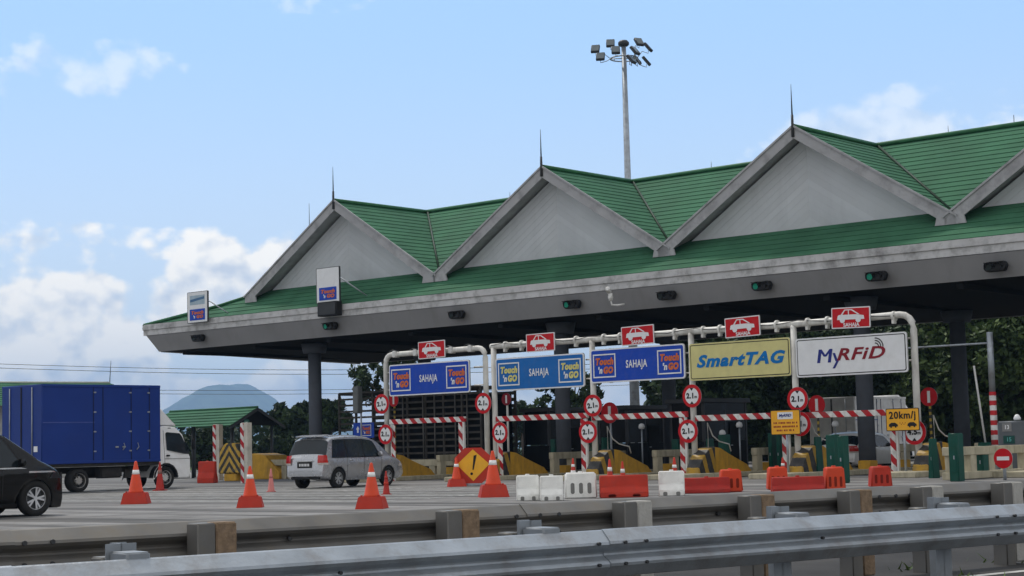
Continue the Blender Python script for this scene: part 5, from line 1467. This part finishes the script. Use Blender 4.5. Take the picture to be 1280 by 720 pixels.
floods = [(-2.05,.2,-.05,12),(-.9,.9,.5,5),(-1.75,-.8,-.85,10),(-.65,-1.0,-.45,0),(1.2,.9,.55,-28),(1.8,.3,.0,-70),(.75,-.9,-.5,-55),(1.05,1.1,-.75,-80),(1.6,-.3,-1.15,-75),(.45,-1.2,-1.2,-60)]
for x, y, dz, a in floods:
    mb = MB(); rot = Matrix.Rotation(R_(a*-1.0), 3, 'Z') @ Matrix.Rotation(R_(-38), 3, 'X')
    c = Vector((x, y, zm+dz-.05)); mb.box(c, (.62,.22,.74), steel_d, rot, .03); mb.box(c+rot @ Vector((0,-.115,0)), (.54,.01,.64), mat('flood_glass', (.12,.14,.15), .2), rot)
    fl = mb.build('floodlight', r)
    mb = MB(); e = Vector((x,y,0)).normalized()*.95
    mb.tube([(e.x,e.y,zm-.9), (x*.75,y*.75,zm+dz-.35), (x,y,zm+dz-.5), (x,y,zm+dz-.3)], .03, galv, 5); mb.build('bracket_arm', fl)

# ------------------------------------------------------------------ building behind the truck
T_ = 75
def far_building():
    a = onY(-60, 474, 125); b = onY(137, 479, 125)
    r = thing('toll_office', 'long low building with green roof edge showing above the blue truck', 'building', (b.x+4.23, 121.7, 0), R_(30))
    L = b.x-a.x+20; zr = b.z
    wallm = mat('office_wall', (.4,.4,.38), .8)
    mb = MB(); mb.box((-L/2-1,5,(zr-1.6)/2), (L-2,7,zr-1.6), wallm); mb.build('wall', r)
    mb = MB(); roof_rows(mb, [Vector((0,0,zr-1.7)), Vector((-L,0,zr-1.7)), Vector((-L,5,zr+.15)), Vector((-2.0,5,zr+.0))], tile, .16, .04); roof_rows(mb, [Vector((0,10,zr-1.7)), Vector((-L,10,zr-1.7)), Vector((-L,5,zr+.15)), Vector((-2.0,5,zr))], tile, .16, .04)
    roof_rows(mb, [Vector((0,0,zr-1.7)), Vector((0,10,zr-1.7)), Vector((-2.0,5,zr))], tile, .16, .04)
    mb.tube([(-L,5,zr+.2),(-2,5,zr+.05)], .08, mat('pale_ridge', (.5,.52,.45), .6), 6); mb.build('roof', r)
    mb = MB(); mb.cyl((-2.0,5,zr), (-1.9,5,zr+1.6), .035, steel_d, r1=.015, seg=6); mb.build('lightning_rod', r)
    for k in range(6):
        mb = MB(); mb.box((-4-k*3.2,1.49,2.2), (1.6,.03,1.2), glass_d); mb.build('window', r)
far_building()

r = thing('antenna_mast', 'thin antenna rising behind the left slope of the leftmost gable', 'antenna', W(onT(387, 300, 78)[0], 78, 0), -A)
mb = MB(); zt_a = onT(387, 254, 78)[1]; mb.cyl((0,0,0), (0,0,zt_a-2), .07, galv, seg=8); mb.build('pole', r); mb = MB(); mb.cyl((0,0,zt_a-2), (0,0,zt_a), .03, steel_d, r1=.012, seg=6); mb.build('rod', r)
# overhead wires, far off
wirem = mat('wire', (.05,.05,.055), .6)
for (ya, yb, Yd, lab) in ((453,449,230,'uppermost faint overhead wire left of the canopy'),(458,455,230,'second faint overhead wire left of the canopy'),(484,470,260,'lower overhead wire crossing in front of the hill'),(488,476,260,'lowest overhead wire crossing in front of the hill')):
    a = onY(-60, ya, Yd); b = onY(900, yb, Yd)
    mb = MB(); mb.tube([a.lerp(b, k/16)-Vector((0,0,1.2*math.sin(math.pi*k/16))) for k in range(17)], .035, wirem, 5)
    tag(mb.build('overhead_wire'), lab, 'power line', 'overhead wires')

# ------------------------------------------------------------------ trees
leafA = mat('leaf_dark', (.016,.030,.010), .65, var=.4, scale=.5)
leafB = mat('leaf_mid', (.032,.056,.016), .65, var=.35, scale=.5)
leafC = mat('leaf_light', (.062,.095,.025), .65, var=.3, scale=.5)
bark = mat('bark', (.07,.055,.042), .9, var=.3, scale=6, bump=.5)
def tree(base, h, cr, cz, label, seed, leaves=5200, ls=.30, squash=.8, mats=(0,1), group='trees behind the plaza', clumps=46, spread=.22, name='broadleaf_tree'):
    rn = random.Random(seed); r = thing(name, label, 'tree', (base[0], base[1], 0), rn.uniform(0,6), group)
    mb = MB(); r0 = max(.12, h*.022)
    lean = Vector((rn.uniform(-.4,.4), rn.uniform(-.4,.4), 0))
    top = Vector((0,0,h*.8))+lean
    mb.tube([(0,0,-.1), (lean.x*.2,lean.y*.2,h*.25), (lean.x*.5,lean.y*.5,h*.5), top], [r0*1.3, r0, r0*.75, r0*.2], bark, 8)
    cl = []
    for k in range(clumps):
        while True:
            v = Vector((rn.uniform(-1,1), rn.uniform(-1,1), rn.uniform(-1,1)))
            if .25 < v.length < 1: break
        v = v*(.72+.28*rn.random())/max(v.length, .6)*min(1, v.length+.2)
        c = Vector((v.x*cr, v.y*cr, cz+v.z*cr*squash)); cl.append((c, cr*rn.uniform(spread*.7, spread*1.35)))
    for k in range(0, clumps, 4):
        c = cl[k][0]; z0 = min(max(c.z-cr*.6, h*.2), h*.7)
        st_ = Vector((lean.x*.4, lean.y*.4, z0)); mid = st_.lerp(c, .5)+Vector((0,0,-.2))
        mb.tube([st_, mid, c], [r0*.45, r0*.28, r0*.08], bark, 5)
    mb.build('trunk', r)
    verts = []; faces = []; mi = []
    per = leaves//clumps
    for c, rad in cl:
        tone = rn.random()
        for _ in range(per):
            d = Vector((rn.gauss(0,1), rn.gauss(0,1), rn.gauss(0,.8))).normalized()*rad*rn.random()**.4
            p = c+d; a = Vector((rn.gauss(0,1), rn.gauss(0,1), rn.gauss(0,1))).normalized()
            b = a.cross(Vector((rn.gauss(0,1), rn.gauss(0,1), rn.gauss(0,1)))).normalized()
            s = ls*rn.uniform(.6,1.3); i = len(verts)
            verts += [p-a*s, p-b*s*.45, p+a*s, p+b*s*.45]; faces.append((i,i+1,i+2,i+3))
            mi.append(1 if rn.random() < (.15+.6*tone) else 0)
    me = bpy.data.meshes.new('crown'); me.from_pydata(verts, [], faces)
    allm = (leafA, leafB, leafC)
    me.materials.append(allm[mats[0]]); me.materials.append(allm[mats[1]]); me.polygons.foreach_set('material_index', mi)
    o = bpy.data.objects.new('crown', me); COL.objects.link(o); o.parent = r
    return r
def tree_px(x, ytop, wpx, Y, label, seed, **k):
    a = onY(x, ytop, Y); cr = wpx/2*Y/F; h = a.z
    sq = k.pop('squash', .8); cz = h-cr*sq*1.05
    tree((a.x, Y), h, cr, max(cz, cr*.5), label, seed, squash=sq, **k)
tree_px(366, 503, 55, 150, 'round dark tree against the hill, just left of the first grey column', 1, ls=.35)
tree_px(345, 540, 45, 140, 'low bushy tree below the hill, right of the green shelter', 2, ls=.3, leaves=3000)
tree_px(413, 500, 50, 145, 'dark tree immediately right of the first grey column', 3, ls=.35)
tree_px(300, 545, 60, 150, 'low dark tree directly behind the chevron block', 4, ls=.3, leaves=3000)
tree_px(252, 535, 60, 135, 'dark tree behind the green shelter and truck cab', 5, ls=.3, leaves=3000)
tree_px(490, 428, 112, 125, 'tall open-crowned tree showing sky between leaves behind the leftmost gantry', 6, ls=.22, leaves=5200, squash=.75, clumps=60, spread=.15)
tree_px(652, 504, 44, 160, 'small round treetop between the two gantries, above the dark booth', 7, ls=.3, leaves=4500, clumps=60)
tree_px(712, 455, 92, 120, 'leafy tree with gaps behind the grey column under the lighter blue board', 8, ls=.22, leaves=5000, squash=1.0, clumps=60, spread=.16)
tree_px(838, 440, 86, 122, 'tree with ragged left edge behind the deep blue board, left of the dense ones', 9, ls=.24, leaves=6500, clumps=60)
big = [(900,395,150,100,'dense tree behind the left half of the yellow board'),(975,380,160,112,'dense tree behind the gap between yellow and white boards'),(1050,385,150,98,'dense tree behind the white board'),
 (1120,375,150,108,'dense tree behind the bent end of the gantry'),(1185,378,140,92,'lighter green tree behind the red disc right of the gantry'),(1250,372,150,88,'lighter green tree behind the striped mast at right'),(1320,370,150,94,'tree at the right edge of the photo'),(1400,365,160,92,'tree just beyond the right edge of the plaza')]
for i, (x, y, wp, Y, lab) in enumerate(big):
    tree_px(x, y, wp, Y, lab, 20+i, ls=.21, leaves=26000, clumps=130, squash=1.15, spread=.24, mats=(0,1) if i < 4 else (1,2))
for i, (x, Y, lab) in enumerate(((880,112,'low understorey bush behind the yellow board island'),(960,110,'low understorey bush behind the amber notice'),(1040,106,'low understorey bush behind the white hatchback'),(1130,104,'low understorey bush behind the amber speed sign'),(1210,100,'low understorey bush behind the tall green cabinet'),(1290,98,'low understorey bush at the right edge'))):
    tree_px(x, 500, 110, Y, lab, 40+i, ls=.2, leaves=11000, clumps=70, squash=.8, spread=.26, group='bushes under the trees', name='bush')

# distant wooded mass and hill
hm = bpy.data.materials.new('forested_hill'); hm.use_nodes = True
b = hm.node_tree.nodes['Principled BSDF']; b.inputs['Roughness'].default_value = 1
nz = hm.node_tree.nodes.new('ShaderNodeTexNoise'); nz.inputs['Scale'].default_value = .012; nz.inputs['Detail'].default_value = 10
tcn = hm.node_tree.nodes.new('ShaderNodeTexCoord'); hm.node_tree.links.new(tcn.outputs['Object'], nz.inputs['Vector'])
cr_ = hm.node_tree.nodes.new('ShaderNodeValToRGB'); cr_.color_ramp.elements[0].position = .4; cr_.color_ramp.elements[0].color = (.02,.045,.02,1); cr_.color_ramp.elements[1].position = .62; cr_.color_ramp.elements[1].color = (.07,.11,.05,1)
hm.node_tree.links.new(nz.outputs['Fac'], cr_.inputs[0]); hm.node_tree.links.new(cr_.outputs[0], b.inputs['Base Color'])
from mathutils import noise as mnoise
def hill(name, Yc, pts, depth, base, seed):
    """skyline given as photo points; built as a relief with real depth"""
    sky_ = [onY(x, y, Yc) for x, y in pts]; xs0, xs1 = sky_[0].x, sky_[-1].x
    nx, ny = 420, 44; verts = []; faces = []
    for j in range(ny+1):
        fy = j/ny*2-1
        for i in range(nx+1):
            x = xs0+(xs1-xs0)*i/nx; z = smooth_interp([(p.x, p.z) for p in sky_], x)
            n1 = mnoise.fractal(Vector((x*.0021, fy*2.5, seed)), 1, 2, 6); z = z*(1+.022*mnoise.fractal(Vector((x*.0063, seed, 0)), .8, 2, 6))+7.0*mnoise.fractal(Vector((x*.016, 0, 4)), .8, 2, 4)
            fall = max(0, 1-abs(fy)**1.4)
            hgt = z*fall*(1+.35*n1*abs(fy)*2.2)+n1*base*.05*(fall if abs(fy) > .05 else .6)
            verts.append((x, Yc+fy*depth, max(hgt, -2)))
    for j in range(ny):
        for i in range(nx):
            a = j*(nx+1)+i; faces.append((a, a+1, a+nx+2, a+nx+1))
    me = bpy.data.meshes.new(name); me.from_pydata(verts, [], faces); me.materials.append(hm)
    for p_ in me.polygons: p_.use_smooth = True
    o = bpy.data.objects.new(name, me); COL.objects.link(o); tag(o, kind='structure'); return o
hill('mountain', 8600, [(-400,560),(60,560),(150,545),(200,522),(214,512),(226,508),(240,503),(251,498),(258,495),(270,489),(285,482),(293,479.5),(300,478),(308,479),(319,483.5),(328,487),(334,490),(343,497),(349,503),(358,509),(370,522),(420,530),(520,540),(640,544),(780,535),(830,529),(900,532),(1000,536),(1300,535),(1700,540)], 2000, 280, 3.1)

# treeline band at the far side of the plaza (reads as one mass)
mb_v = []; mb_f = []; rn = random.Random(9)
for k in range(26000):
    x = rn.uniform(-140, 170); Y = 190+rn.uniform(-8, 8)+max(0,x)*-.1
    top = 3.2+1.6*math.sin(x*.13)+1.1*math.sin(x*.41+1)+rn.gauss(0,.5)
    z = top*rn.random()**.6
    p = Vector((x, Y, max(z,.1))); a = Vector((rn.gauss(0,1), rn.gauss(0,1), rn.gauss(0,1))).normalized()*.55; b2 = a.cross(Vector((rn.gauss(0,1), rn.gauss(0,1), rn.gauss(0,1)))).normalized()*.3
    i = len(mb_v); mb_v += [p-a, p-b2, p+a, p+b2]; mb_f.append((i,i+1,i+2,i+3))
me = bpy.data.meshes.new('undergrowth'); me.from_pydata(mb_v, [], mb_f); me.materials.append(leafA)
o = bpy.data.objects.new('undergrowth', me); COL.objects.link(o); tag(o, 'low dark band of undergrowth along the far side of the plaza', 'undergrowth', kind='stuff')

# ------------------------------------------------------------------ haze
hz = bpy.data.materials.new('haze_air'); hz.use_nodes = True; nt = hz.node_tree
for nd in list(nt.nodes):
    if nd.type == 'BSDF_PRINCIPLED': nt.nodes.remove(nd)
pv = nt.nodes.new('ShaderNodeVolumePrincipled'); pv.inputs['Color'].default_value = (.40,.64,1.0,1); pv.inputs['Density'].default_value = .00014; pv.inputs['Anisotropy'].default_value = 0.0
nt.links.new(pv.outputs[0], nt.nodes['Material Output'].inputs['Volume'])
mb = MB(); mb.box((0,5900,224), (16000,12200,450), hz); o = mb.build('haze'); tag(o, 'thin blue haze filling the air over plaza and hill', 'haze', kind='stuff')
